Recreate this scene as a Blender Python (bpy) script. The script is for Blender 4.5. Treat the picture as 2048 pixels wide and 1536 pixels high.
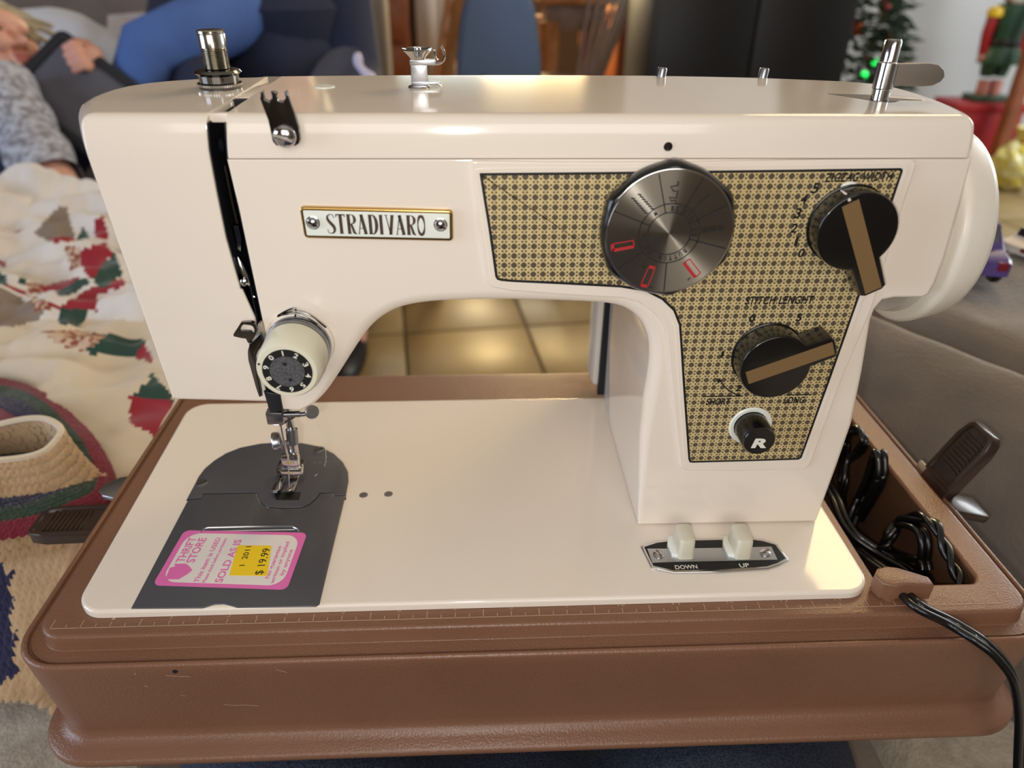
import bpy, bmesh, math, random
from mathutils import Vector, Matrix, noise
random.seed(7)
for o in list(bpy.data.objects): bpy.data.objects.remove(o)
SC = bpy.context.scene; COL = SC.collection
ZO = 630.0                      # mm from the room floor up to the case top (z = 0 in the build frame)
rad, sin, cos, pi = math.radians, math.sin, math.cos, math.pi
# ------------------------------------------------------------------ camera
CAM = Vector((191.06, -227.35, 258.98)); YAW, PITCH, ROLL, FPX = -0.04898, 0.5402, 0.01144, 1454.03
_f = Vector((-sin(YAW)*cos(PITCH), cos(YAW)*cos(PITCH), -sin(PITCH))); _r = Vector((cos(YAW), sin(YAW), 0)); _u = _r.cross(_f)
_r, _u = cos(ROLL)*_r + sin(ROLL)*_u, -sin(ROLL)*_r + cos(ROLL)*_u
def M(v): return Vector((v[0]/1000, v[1]/1000, (v[2]+ZO)/1000))
cd = bpy.data.cameras.new('camera'); cam = bpy.data.objects.new('camera', cd); COL.objects.link(cam); SC.camera = cam
cam.matrix_world = Matrix(((_r.x, _u.x, -_f.x, 0), (_r.y, _u.y, -_f.y, 0), (_r.z, _u.z, -_f.z, 0), (0, 0, 0, 1)))
cam.location = M(CAM); cd.sensor_width = 36; cd.lens = FPX/2048*36; cd.clip_start = .02; cd.clip_end = 60
cd.dof.use_dof = True; cd.dof.focus_distance = .335; cd.dof.aperture_fstop = 7.5
# ------------------------------------------------------------------ world, lights, exposure
W = bpy.data.worlds.new('world'); SC.world = W; W.use_nodes = True
W.node_tree.nodes['Background'].inputs[0].default_value = (.62, .66, .78, 1); W.node_tree.nodes['Background'].inputs[1].default_value = .16
SC.view_settings.view_transform = 'Standard'; SC.view_settings.look = 'None'; SC.view_settings.exposure = 0; SC.view_settings.gamma = 1
SC.view_settings.use_curve_mapping = False
SC.cycles.use_denoising = True; SC.cycles.max_bounces = 6; SC.cycles.sample_clamp_indirect = 4
def lamp(name, kind, loc, power, color, size=.1, target=None, sy=None):
    d = bpy.data.lights.new(name, kind); o = bpy.data.objects.new(name, d); COL.objects.link(o); o.location = M(loc)
    d.energy = power; d.color = color
    if kind == 'AREA':
        d.size = size
        if sy: d.shape = 'RECTANGLE'; d.size_y = sy
        else: d.shape = 'DISK'
    else: d.shadow_soft_size = size
    if target is not None: o.rotation_euler = (M(target)-M(loc)).to_track_quat('-Z', 'Y').to_euler()
    return o
lamp('flash_light', 'POINT', CAM - _r*15 - _u*12 - _f*4, 1.55, (1, .955, .91), .004)
lamp('lamp_light', 'AREA', (1320, 1530, 1500), 11.5, (1, .68, .33), .66, (380, 60, 0))
lamp('kitchen_light', 'AREA', (150, 3300, 500), 5, (.85, 1, .95), .62, (200, 100, 150), .10)
lamp('counter_light', 'AREA', (470, 3650, 430), 42, (1, .74, .36), .5, (300, 1450, -630), .26)
lamp('window_light', 'AREA', (-1900, -450, 380), 25, (.66, .78, 1), 1.3, (-50, 600, -100), 1.0)
lamp('front_fill_light', 'AREA', (100, -1950, 950), 17, (1, .95, .90), 1.7, (250, 300, 120), 1.0)  # added broad fill behind the camera, evens out the machine front
lamp('wall_fill_light', 'POINT', (3200, 1900, 900), 105, (.92, .97, 1), .6)  # added unseen lamp that brightens the white wall on the right

# ------------------------------------------------------------------ pixel -> place helpers
def ray(u, v): return _f + _r*((u-1024)/FPX) - _u*((v-768)/FPX)
def U(u, v, x=None, y=None, z=None):
    d = ray(u, v)
    t = (x-CAM.x)/d.x if x is not None else (y-CAM.y)/d.y if y is not None else (z-CAM.z)/d.z
    return CAM + d*t
def UD(u, v, depth): return CAM + ray(u, v)*depth
def P(X):
    d = Vector(X)-CAM; w = d.dot(_f); return 1024+FPX*d.dot(_r)/w, 768-FPX*d.dot(_u)/w
# ------------------------------------------------------------------ mesh helpers (V, F) in mm
def cat(*ms):
    V, F = [], []
    for m in ms:
        n = len(V); V += list(m[0]); F += [tuple(i+n for i in f) for f in m[1]]
    return V, F
def loft(loops, cap0=True, cap1=True, closed=True):
    n = len(loops[0]); V = [Vector(p) for l in loops for p in l]; F = []
    for k in range(len(loops)-1):
        for i in range(n if closed else n-1):
            j = (i+1) % n; F.append((k*n+i, k*n+j, (k+1)*n+j, (k+1)*n+i))
    if cap0: F.append(tuple(range(n))[::-1])
    if cap1: F.append(tuple((len(loops)-1)*n+i for i in range(n)))
    return V, F
def basis(d):
    d = Vector(d).normalized(); a = Vector((0, 0, 1)) if abs(d.z) < .9 else Vector((1, 0, 0))
    s = d.cross(a).normalized(); return s, s.cross(d).normalized(), d
def lathe(prof, o, d, seg=40, cap0=True, cap1=True, mod=None):
    """prof: (radius, height along d)"""
    s, t, d = basis(d); o = Vector(o)
    return loft([[o + d*h + (s*cos(2*pi*i/seg) + t*sin(2*pi*i/seg))*(r*(mod(2*pi*i/seg) if mod else 1)) for i in range(seg)] for r, h in prof], cap0, cap1)
def catmull(pts, n=8, closed=False):
    pts = [Vector(p) for p in pts]; out = []; N = len(pts)
    for i in range(N if closed else N-1):
        g = lambda k: pts[k % N] if closed else pts[max(0, min(N-1, k))]
        a, b, c, d = g(i-1), g(i), g(i+1), g(i+2)
        for k in range(n):
            t = k/n; out.append(.5*((2*b) + (c-a)*t + (2*a-5*b+4*c-d)*t*t + (3*b-a-3*c+d)*t**3))
    if not closed: out.append(pts[-1])
    return out
def tube(pts, r, seg=10, closed=False, caps=True):
    pts = [Vector(p) for p in pts]; n = len(pts); rs = r if isinstance(r, (list, tuple)) else [r]*n
    loops = []; s = None
    for i, p in enumerate(pts):
        t = ((pts[(i+1) % n] - pts[i-1]) if closed else (pts[min(n-1, i+1)] - pts[max(0, i-1)]))
        t = t.normalized() if t.length > 1e-9 else Vector((0, 0, 1))
        s = basis(t)[0] if s is None else (s - t*s.dot(t)).normalized()
        b = t.cross(s); loops.append([p + (s*cos(2*pi*k/seg) + b*sin(2*pi*k/seg))*rs[i] for k in range(seg)])
    if closed: loops.append(loops[0]); caps = False
    return loft(loops, caps, caps)
def limb(pts, rs, seg=14):
    """tapered tube with round ends"""
    pts = [Vector(p) for p in pts]; a, b = (pts[0]-pts[1]).normalized(), (pts[-1]-pts[-2]).normalized()
    P2, R2 = [], []
    for t in (80, 50, 25): P2.append(pts[0]+a*rs[0]*sin(rad(t))); R2.append(rs[0]*cos(rad(t)))
    P2 += pts; R2 += list(rs)
    for t in (25, 50, 80): P2.append(pts[-1]+b*rs[-1]*sin(rad(t))); R2.append(rs[-1]*cos(rad(t)))
    return tube(P2, R2, seg)
def ell(c, r, rot=None, seg=18, ring=10):
    c = Vector(c); V, F = [], []
    lp = []
    for k in range(1, ring):
        t = pi*k/ring
        lp.append([Vector((r[0]*sin(t)*cos(2*pi*i/seg), r[1]*sin(t)*sin(2*pi*i/seg), r[2]*cos(t))) for i in range(seg)])
    V, F = loft(lp, True, True)
    return [c + (rot @ v if rot else v) for v in V], F
def box(x0, x1, y0, y1, z0, z1, bev=0, seg=2):
    bm = bmesh.new(); bmesh.ops.create_cube(bm, size=1)
    for v in bm.verts: v.co = Vector(((x0+x1)/2+v.co.x*(x1-x0), (y0+y1)/2+v.co.y*(y1-y0), (z0+z1)/2+v.co.z*(z1-z0)))
    if bev: bmesh.ops.bevel(bm, geom=bm.edges[:], offset=bev, segments=seg, profile=.5, affect='EDGES')
    bm.verts.index_update(); m = [v.co.copy() for v in bm.verts], [tuple(v.index for v in f.verts) for f in bm.faces]; bm.free(); return m
def obox(c, ax, ay, az, hx, hy, hz, bev=0):
    """oriented box: centre, unit axes, half sizes"""
    V, F = box(-hx, hx, -hy, hy, -hz, hz, bev); c = Vector(c)
    return [c + Vector(ax)*v.x + Vector(ay)*v.y + Vector(az)*v.z for v in V], F
def rrect(x0, x1, y0, y1, r, n=8):
    o = []
    for cx, cy, a in ((x1-r, y1-r, 0), (x0+r, y1-r, 90), (x0+r, y0+r, 180), (x1-r, y0+r, 270)):
        for k in range(n+1): t = rad(a+90*k/n); o.append((cx+r*cos(t), cy+r*sin(t)))
    return o
def area2(p): return sum(p[i-1][0]*p[i][1]-p[i][0]*p[i-1][1] for i in range(len(p)))/2
def inset2(p, ds):
    """move each corner of a CCW outline inwards by ds[i]"""
    n = len(p); out = []
    for i in range(n):
        a, b, c = Vector(p[i-1]), Vector(p[i]), Vector(p[(i+1) % n])
        e1, e2 = (b-a).normalized(), (c-b).normalized(); n1, n2 = Vector((-e1.y, e1.x)), Vector((-e2.y, e2.x)); m = (n1+n2)
        m = m.normalized() if m.length > 1e-6 else n1
        k = min(1.6, 1/max(.3, m.dot(n1))); out.append(b + m*ds[i]*k)
    return out
def shell(out, yf, yb, rf=1., rb=.5, n=5):
    """solid with front outline (x, z, radius) standing between y = yf (front, rounded edge) and y = yb"""
    p = [(q[0], q[1]) for q in out]; rs = [q[2] if len(q) > 2 else rf for q in out]
    if area2(p) < 0: p.reverse(); rs.reverse()
    loops = []
    for k in range(n+1):
        t = pi/2*k/n; q = inset2(p, [r*(1-sin(t)) for r in rs]); loops.append([(v.x, yf+r*(1-cos(t)), v.y) for v, r in zip(q, rs)])
    for k in range(n+1):
        t = pi/2*k/n; q = inset2(p, [rb*(1-cos(t))]*len(p)); loops.append([(v.x, yb-rb*(1-sin(t)), v.y) for v in q])
    return loft(loops)
def slab(out, z0, z1, bev=.4, n=3):
    """plate with plan outline (x, y) from z0 up to z1 with a rounded top edge"""
    p = [(q[0], q[1]) for q in out]
    if area2(p) < 0: p.reverse()
    loops = [[(a, b, z0) for a, b in p]]
    for k in range(n+1):
        t = pi/2*k/n; q = inset2(p, [bev*(1-cos(t))]*len(p)); loops.append([(v.x, v.y, z1-bev+bev*sin(t)) for v in q])
    return loft(loops)
def strip(pts, w, mp):
    """flat line of width w along 2D pts, mapped by mp(a, b)"""
    pts = [Vector(p) for p in pts]; V, F = [], []
    for i, p in enumerate(pts):
        t = (pts[min(i+1, len(pts)-1)]-pts[max(i-1, 0)]).normalized(); nn = Vector((-t.y, t.x))
        ww = w[i] if isinstance(w, (list, tuple)) else w
        V += [mp(*(p+nn*ww/2)), mp(*(p-nn*ww/2))]
        if i: F.append((2*i-2, 2*i-1, 2*i+1, 2*i))
    return V, F
def grid(f, nu, nv):
    V = [Vector(f(i/nu, j/nv)) for j in range(nv+1) for i in range(nu+1)]
    return V, [(j*(nu+1)+i, j*(nu+1)+i+1, (j+1)*(nu+1)+i+1, (j+1)*(nu+1)+i) for j in range(nv) for i in range(nu)]
def inpoly(x, y, poly):
    c = False
    for i in range(len(poly)):
        (x1, y1), (x2, y2) = poly[i-1], poly[i]
        if (y1 > y) != (y2 > y) and x < (x2-x1)*(y-y1)/(y2-y1)+x1: c = not c
    return c
_tc = {}
def glyphs(s, bold=0.0, spacing=1.0):
    k = (s, bold, spacing)
    if k not in _tc:
        c = bpy.data.curves.new('text', 'FONT'); c.body = s; c.size = 1; c.offset = bold; c.space_character = spacing; c.resolution_u = 3
        o = bpy.data.objects.new('text', c); me = bpy.data.meshes.new_from_object(o)
        V = [(v.co.x, v.co.y) for v in me.vertices]; F = [tuple(p.vertices) for p in me.polygons]
        bpy.data.objects.remove(o); bpy.data.curves.remove(c); bpy.data.meshes.remove(me)
        x0 = min(v[0] for v in V); x1 = max(v[0] for v in V); _tc[k] = ([((a-x0)/(x1-x0), b/.69) for a, b in V], F)
    return _tc[k]
def text(s, p0, p1, h, up, off=(0, 0, 0), bold=0.0, shear=0.0, spacing=1.0):
    """lettering whose baseline runs p0 -> p1, capital height h along `up`"""
    V, F = glyphs(s, bold, spacing); p0, p1, up, off = Vector(p0), Vector(p1), Vector(up).normalized(), Vector(off); d = (p1-p0); e = d.normalized()
    return [p0 + d*a + up*(b*h) + e*(b*h*shear) + off for a, b in V], F
# ------------------------------------------------------------------ materials
def lin(c): return tuple(((x/255)/12.92 if x/255 <= .04045 else ((x/255+.055)/1.055)**2.4) for x in c[:3]) + (1,)
class G:
    def __init__(s, mat): s.t = mat.node_tree; s.b = s.t.nodes['Principled BSDF']
    def n(s, kind, **kw):
        o = s.t.nodes.new(kind)
        for k, v in kw.items(): setattr(o, k, v)
        return o
    def l(s, a, b): s.t.links.new(a, b)
    def m(s, op, a, b=None, c=None):
        o = s.n('ShaderNodeMath', operation=op)
        for i, x in enumerate((a, b, c)):
            if x is None: continue
            if isinstance(x, (int, float)): o.inputs[i].default_value = x
            else: s.l(x, o.inputs[i])
        return o.outputs[0]
    def mix(s, f, a, b):
        o = s.n('ShaderNodeMix', data_type='RGBA')
        for sock, x in ((o.inputs[0], f), (o.inputs[6], a), (o.inputs[7], b)):
            if isinstance(x, (int, float)): sock.default_value = x
            elif isinstance(x, tuple): sock.default_value = x
            else: s.l(x, sock)
        return o.outputs[2]
    def pos(s): return s.n('ShaderNodeNewGeometry').outputs['Position']
def mat(name, col, rough=.5, metal=0., coat=0., spec=None, emit=0., col2=None, vscale=40., vamt=.5, bump=0., bscale=300., sheen=0., aniso=0., btype='noise', ior=None):
    m = bpy.data.materials.new(name); m.use_nodes = True; g = G(m); b = g.b
    b.inputs['Base Color'].default_value = lin(col); b.inputs['Roughness'].default_value = rough; b.inputs['Metallic'].default_value = metal
    b.inputs['Coat Weight'].default_value = coat; b.inputs['Coat Roughness'].default_value = .06
    if spec is not None: b.inputs['Specular IOR Level'].default_value = spec
    if sheen: b.inputs['Sheen Weight'].default_value = sheen
    if emit: b.inputs['Emission Color'].default_value = lin(col); b.inputs['Emission Strength'].default_value = emit
    if col2 is not None:
        t = g.n('ShaderNodeTexNoise'); g.l(g.pos(), t.inputs['Vector']); t.inputs['Scale'].default_value = vscale; t.inputs['Detail'].default_value = 6
        r = g.n('ShaderNodeValToRGB'); r.color_ramp.elements[0].position = .5-vamt/2; r.color_ramp.elements[1].position = .5+vamt/2
        g.l(t.outputs[0], r.inputs[0]); g.l(g.mix(r.outputs[0], lin(col), lin(col2)), b.inputs['Base Color'])
    if bump:
        t = g.n('ShaderNodeTexVoronoi' if btype == 'voronoi' else 'ShaderNodeTexNoise'); g.l(g.pos(), t.inputs['Vector']); t.inputs['Scale'].default_value = bscale
        k = g.n('ShaderNodeBump'); k.inputs['Strength'].default_value = bump; k.inputs['Distance'].default_value = .001
        g.l(t.outputs[0], k.inputs['Height']); g.l(k.outputs[0], b.inputs['Normal'])
    return m
MT = {}
def mk(k, *a, **kw): MT[k] = mat(k, *a, **kw)
mk('enamel', (238, 227, 212), .09, col2=(234, 222, 206), vscale=6)
mk('enamel_grey', (205, 198, 188), .3, coat=.3)
mk('wheel_plastic', (238, 232, 218), .35, coat=.1)
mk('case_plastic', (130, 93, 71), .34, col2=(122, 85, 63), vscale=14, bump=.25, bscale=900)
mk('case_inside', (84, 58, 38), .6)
mk('case_wear', (176, 146, 122), .6)
mk('chrome', (205, 205, 205), .12, 1)
mk('chrome_worn', (180, 182, 186), .28, 1)
mk('steel', (150, 152, 156), .3, 1)
mk('dark_chrome', (120, 118, 116), .12, 1)
mk('lever_steel', (150, 142, 134), .45, .8)
mk('steel_post', (190, 186, 176), .2, 1)
mk('plate_grey', (98, 99, 105), .38, .55, bump=.06, bscale=60)
mk('slot_dark', (28, 30, 34), .4, spec=.3)
mk('needle_bar_black', (34, 36, 42), .3)
mk('black_plastic', (16, 15, 15), .22, coat=.3)
mk('black_print', (10, 9, 8), .6)
mk('brown_print', (70, 52, 46), .5)
mk('white_print', (232, 228, 214), .5)
mk('badge_white', (232, 236, 226), .35)
mk('gold_trim', (196, 160, 96), .25, 1)
mk('gold_stripe', (140, 112, 74), .42, .35)
mk('cream_knob', (224, 220, 196), .35, coat=.15)
mk('button_cream', (214, 208, 186), .4)
mk('dial_grit', (92, 92, 94), .7, col2=(60, 60, 62), vscale=1600, vamt=.2)
mk('red_print', (176, 40, 42), .5)
mk('dark_print', (26, 22, 18), .6)
mk('bracket_silver', (196, 188, 176), .35, .6)
mk('rubber_black', (12, 12, 13), .28, coat=.25)
mk('latch_plastic', (52, 36, 28), .3, coat=.2)
mk('sticker_pink', (226, 112, 178), .5)
mk('sticker_white', (228, 222, 216), .5)
mk('tag_yellow', (240, 205, 30), .5)
mk('thread_white', (225, 220, 205), .6)
mk('quilt_white', (232, 226, 218), .9, col2=(214, 206, 196), vscale=18, sheen=.2)
mk('quilt_cream', (222, 206, 180), .9, col2=(206, 190, 164), vscale=22, sheen=.2)
mk('quilt_red', (150, 26, 40), .9, sheen=.2)
mk('quilt_green', (34, 66, 56), .9, sheen=.2)
mk('quilt_taupe', (140, 124, 108), .9)
mk('quilt_floral', (206, 180, 150), .9, col2=(140, 70, 56), vscale=160, vamt=.12)
mk('yarn_tan', (198, 168, 130), .95, sheen=.3, col2=(178, 146, 108), vscale=60)
mk('yarn_navy', (30, 28, 62), .95, sheen=.3)
mk('yarn_green', (24, 50, 36), .95, sheen=.3, col2=(40, 60, 44), vscale=120)
mk('yarn_wine', (112, 20, 42), .95, sheen=.3)
mk('plush_beige', (186, 174, 156), .95, sheen=.4, col2=(156, 144, 128), vscale=90, vamt=.35, bump=.9, bscale=420)
mk('plush_grey', (128, 116, 104), .95, sheen=.35, col2=(104, 96, 90), vscale=11, vamt=.3, bump=.7, bscale=300)
mk('denim_dark', (26, 31, 46), .9, col2=(58, 68, 88), vscale=900, vamt=.25, bump=.5, bscale=900)
mk('denim_blue', (84, 118, 184), .9, col2=(70, 100, 164), vscale=14)
mk('navy_knit', (34, 40, 66), .9, sheen=.1)
mk('skin', (224, 172, 150), .5, col2=(214, 152, 132), vscale=18)
mk('lip', (190, 110, 104), .5)
mk('eye_dark', (60, 44, 40), .3)
mk('hair_blond', (196, 186, 160), .6, col2=(160, 148, 120), vscale=60)
mk('sleeve_grey', (128, 126, 132), .7, col2=(196, 200, 212), vscale=90, vamt=.25)
mk('tablet_grey', (92, 92, 102), .6)
mk('tablet_rim', (30, 32, 40), .5)
mk('pillow_white', (226, 226, 230), .95, sheen=.4)
mk('throw_grey', (190, 182, 184), .95, sheen=.4, col2=(150, 142, 146), vscale=24)
mk('couch_taupe', (128, 116, 108), .9, col2=(112, 100, 92), vscale=12)
mk('wood_oak', (170, 116, 66), .4, col2=(140, 90, 48), vscale=26)
mk('wood_grey', (124, 104, 92), .45, col2=(104, 84, 74), vscale=26)
mk('wood_red', (146, 84, 46), .4, col2=(118, 62, 34), vscale=20)
mk('navy_pad', (104, 130, 172), .6)
mk('black_paint', (14, 14, 16), .45)
mk('wall_paint', (206, 208, 208), .8, col2=(196, 198, 200), vscale=3)
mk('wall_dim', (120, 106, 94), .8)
mk('ceiling_paint', (226, 222, 214), .9)
mk('tile', (168, 144, 100), .42, col2=(146, 122, 84), vscale=7)
mk('grout', (98, 82, 60), .7)
mk('needles_green', (22, 44, 24), .8)
mk('bark', (60, 42, 30), .9)
mk('bulb_green', (30, 235, 90), .3, emit=2.2)
mk('bulb_red', (220, 40, 30), .3, emit=.7)
mk('bauble_amber', (170, 78, 40), .3, .3)
mk('paint_red', (158, 30, 36), .4)
mk('paint_green', (44, 78, 60), .4)
mk('paint_yellow', (226, 188, 40), .4)
mk('paint_black', (26, 24, 26), .4)
mk('paint_pink', (196, 130, 118), .5)
mk('paint_white', (224, 220, 214), .5)
mk('bag_yellow', (206, 186, 30), .25, coat=.4, col2=(230, 224, 170), vscale=26, vamt=.2)
mk('car_purple', (88, 70, 138), .3, coat=.4)
mk('car_glass', (44, 34, 52), .15)
mk('car_red', (120, 24, 40), .3)
mk('pale_gloss', (214, 208, 232), .3)
# brushed dial face: circular grain
def _dial():
    m = mat('brushed_dial', (184, 178, 166), .27, 1); g = G(m); g.b.inputs['Anisotropic'].default_value = .94
    g.b.inputs['Anisotropic Rotation'].default_value = .25; t = g.n('ShaderNodeTangent', direction_type='RADIAL', axis='Y'); g.l(t.outputs[0], g.b.inputs['Tangent']); return m
MT['brushed_dial'] = _dial()
# woven-cane print of the control panel (flat print on foil)
PY = 51.0
def _cane():
    m = mat('cane_foil', (205, 186, 138), .42, .15, spec=.4); g = G(m); p = g.n('ShaderNodeSeparateXYZ'); g.l(g.pos(), p.inputs[0])
    per = .00398; c0 = M(U(988.5, 415, y=PY))
    cell = lambda s, o: g.m('SUBTRACT', g.m('FRACT', g.m('ADD', g.m('DIVIDE', g.m('SUBTRACT', s, o), per), 100.5)), .5)
    x, z = cell(p.outputs[0], c0.x), cell(p.outputs[2], c0.z); ax, az = g.m('ABSOLUTE', x), g.m('ABSOLUTE', z)
    ln = lambda a, b: g.m('SQRT', g.m('ADD', g.m('MULTIPLY', a, a), g.m('MULTIPLY', b, b)))
    sm = lambda d, r, w=.03: g.m('SUBTRACT', 1, g.m('MINIMUM', 1, g.m('MAXIMUM', 0, g.m('DIVIDE', g.m('SUBTRACT', d, r-w), 2*w))))
    star = g.m('MULTIPLY', sm(ln(ax, az), .32), sm(g.m('ADD', ax, az), .40))
    d1 = ln(g.m('SUBTRACT', ax, .5), g.m('SUBTRACT', az, .185)); d2 = ln(g.m('SUBTRACT', ax, .185), g.m('SUBTRACT', az, .5))
    dots = sm(g.m('MINIMUM', d1, d2), .112)
    a = g.mix(dots, lin((212, 192, 142)), lin((104, 86, 50))); g.l(g.mix(star, a, lin((92, 82, 66))), g.b.inputs['Base Color']); return m
MT['cane_foil'] = _cane()
# ------------------------------------------------------------------ object helpers
def base_of(p):
    b = Vector((0, 0, 0))
    while p is not None: b += p.location; p = p.parent
    return b
def obj(name, vf, m, parent=None, smooth=True, angle=40, kind=None, label=None, recalc=True, mats=None, idx=None, wn=False):
    b = base_of(parent) if parent else Vector((0, 0, 0)); me = bpy.data.meshes.new(name)
    me.from_pydata([M(v)-b for v in vf[0]], [], [tuple(f) for f in vf[1]])
    if recalc:
        bm = bmesh.new(); bm.from_mesh(me); bmesh.ops.recalc_face_normals(bm, faces=bm.faces[:]); bm.to_mesh(me); bm.free()
    for k in (mats or [m]): me.materials.append(MT[k])
    if idx:
        for p, i in zip(me.polygons, idx): p.material_index = i
    if smooth:
        me.polygons.foreach_set('use_smooth', [True]*len(me.polygons)); me.set_sharp_from_angle(angle=rad(angle))
    o = bpy.data.objects.new(name, me); COL.objects.link(o)
    if parent: o.parent = parent
    if kind: o['kind'] = kind
    if label: o['label'] = label
    if wn:
        w = o.modifiers.new('normals', 'WEIGHTED_NORMAL'); w.keep_sharp = True
    return o
def thing(name, loc, label, cat_, group=None):
    o = bpy.data.objects.new(name, None); COL.objects.link(o); o.location = M(loc); o.empty_display_size = .02
    o['label'] = label; o['category'] = cat_
    if group: o['group'] = group
    return o
def remesh(o, size, sm=6):
    r = o.modifiers.new('skin', 'REMESH'); r.mode = 'VOXEL'; r.voxel_size = size/1000; r.use_smooth_shade = True
    s = o.modifiers.new('smooth', 'SMOOTH'); s.iterations = sm; s.factor = .5

# ================================================================== carrying case
def ring3(x0, x1, y0, y1, r, off, z, offx=None):
    ox = off if offx is None else offx
    return [(a, b, z) for a, b in rrect(x0-ox, x1+ox, y0-off, y1+off, max(1., r+off), 8)]
case = thing('sewing_machine_case', (220, 100, -71), 'brown plastic carrying-case base with moulded ruler holding the cream sewing machine', 'case')
CX0, CX1, CY0, CY1, CR = -4, 443, -3, 217, 10
prof = [(0, 0), (1.2, -.35), (2., -1.3), (2.4, -7.6), (2.9, -8.1), (8.2, -8.3), (8.6, -9.2), (9.3, -9.2), (9.5, -7.6), (10.4, -7.), (11.6, -7.3), (12.4, -8.6),
        (11.9, -14), (8, -56), (8, -60), (9.6, -62.6), (13, -64.4), (17, -65.6), (18.3, -67.2), (18.2, -69.4), (17, -71)]
hole = rrect(379.5, 429.5, 13, 203, 6, 8)
def case_shell():
    loops = [ring3(CX0, CX1, CY0, CY1, CR, o, z) for o, z in prof]
    V, F = loft(loops, False, True); V = [Vector(v) for v in V]
    n = len(hole)
    def hr(off, z): return [Vector((a, b, z)) for a, b in rrect(379.5-off, 429.5+off, 13-off, 203+off, 6+off, 8)]
    hl = [hr(1.6, 0), hr(.5, -.5), hr(0, -1.8), hr(-.6, -30), hr(-1.5, -57)]
    hv, hf = loft(hl, False, True)
    bm = bmesh.new()
    o = [bm.verts.new(v) for v in loops[0]]; h = [bm.verts.new(v) for v in hl[0]]
    es = [bm.edges.new((q[i-1], q[i])) for q in (o, h) for i in range(len(q))]
    bmesh.ops.triangle_fill(bm, use_beauty=True, edges=es); bm.verts.index_update()
    top = [v.co.copy() for v in bm.verts], [tuple(v.index for v in f.verts) for f in bm.faces]; bm.free()
    return cat((V, F), (hv, hf), top)
V, F = case_shell()
bm = bmesh.new(); vs = [bm.verts.new(v) for v in V]
for f in F:
    try: bm.faces.new([vs[i] for i in f])
    except ValueError: pass
bmesh.ops.remove_doubles(bm, verts=bm.verts[:], dist=.001); bmesh.ops.recalc_face_normals(bm, faces=bm.faces[:]); bm.verts.index_update()
V, F = [v.co.copy() for v in bm.verts], [tuple(v.index for v in f.verts) for f in bm.faces]; bm.free()
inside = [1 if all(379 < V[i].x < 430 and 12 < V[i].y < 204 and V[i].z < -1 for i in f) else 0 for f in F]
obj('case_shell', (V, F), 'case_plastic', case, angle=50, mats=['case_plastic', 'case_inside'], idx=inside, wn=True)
# raised ruler along the front edge: quarter, half and inch marks with their numbers
IN, m_ = 25.4, []
mp0 = lambda a, b: Vector((a, b, .12))
m_.append(strip([(0, 0), (17*IN, 0)], .5, mp0))
for k in range(17*4+1):
    L = 4.4 if k % 4 == 2 else 3. if k % 4 == 0 else 2.2
    if k == 0 or k == 68: L = 5.
    m_.append(strip([(k*IN/4, 0), (k*IN/4, L)], .4, mp0))
for k in range(1, 18):
    w = 1.5 if k < 10 else 3.2
    m_.append(text(str(k), (k*IN-w/2, 4.1, .12), (k*IN+w/2, 4.1, .12), 2.6, (0, 1, 0)))
rs = obj('ruler_scale', cat(*m_), 'case_wear', case, smooth=False, recalc=False, label='moulded ruler marks and numbers along the front edge')
# scratches and scuffs on the front wall
def wall_pt(u, v):
    q = U(u, v, y=-13.); 
    for _ in range(6):
        k = min(1, max(0, (-q.z-8.6)/47.4)); q = U(u, v, y=-3-12.4+4.4*k-.12)
    return q
sc = []
for pts, w in (([(330, 1351), (347, 1352), (364, 1353), (380, 1353)], .35), ([(268, 1349), (272, 1347)], .5), ([(448, 1409), (470, 1411), (490, 1410), (518, 1412)], .35), ([(552, 1339), (560, 1341), (574, 1345)], .4), ([(288, 1372), (295, 1373)], .5), ([(360, 1390), (372, 1392)], .3)):
    q = [wall_pt(*p) for p in pts]; V, F = [], []
    for i, p in enumerate(q):
        V += [p+Vector((0, 0, w/2)), p-Vector((0, 0, w/2))]
        if i: F.append((2*i-2, 2*i-1, 2*i+1, 2*i))
    sc.append((V, F))
for u, v, r in ((1472, 1442, 3.2), (1764, 1433, 2.6)):
    q = wall_pt(u, v); sc.append(([q]+[q+Vector((r*1.15*cos(t*.524), 0, r*.8*sin(t*.524)*(.8+.3*sin(t*2.)))) for t in range(12)], [(0, i+1, (i+1) % 12+1) for i in range(12)]))
for s_ in sc: obj('wear_mark', s_, 'case_wear', case, smooth=False, recalc=False, label='pale scuff on the front wall')
q = wall_pt(350, 1343); obj('drilled_hole', lathe([(1.1, 0), (1.1, .4)], q+Vector((0, .2, 0)), (0, -1, 0), 10), 'black_print', case, label='small dark hole in the front wall')
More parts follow.
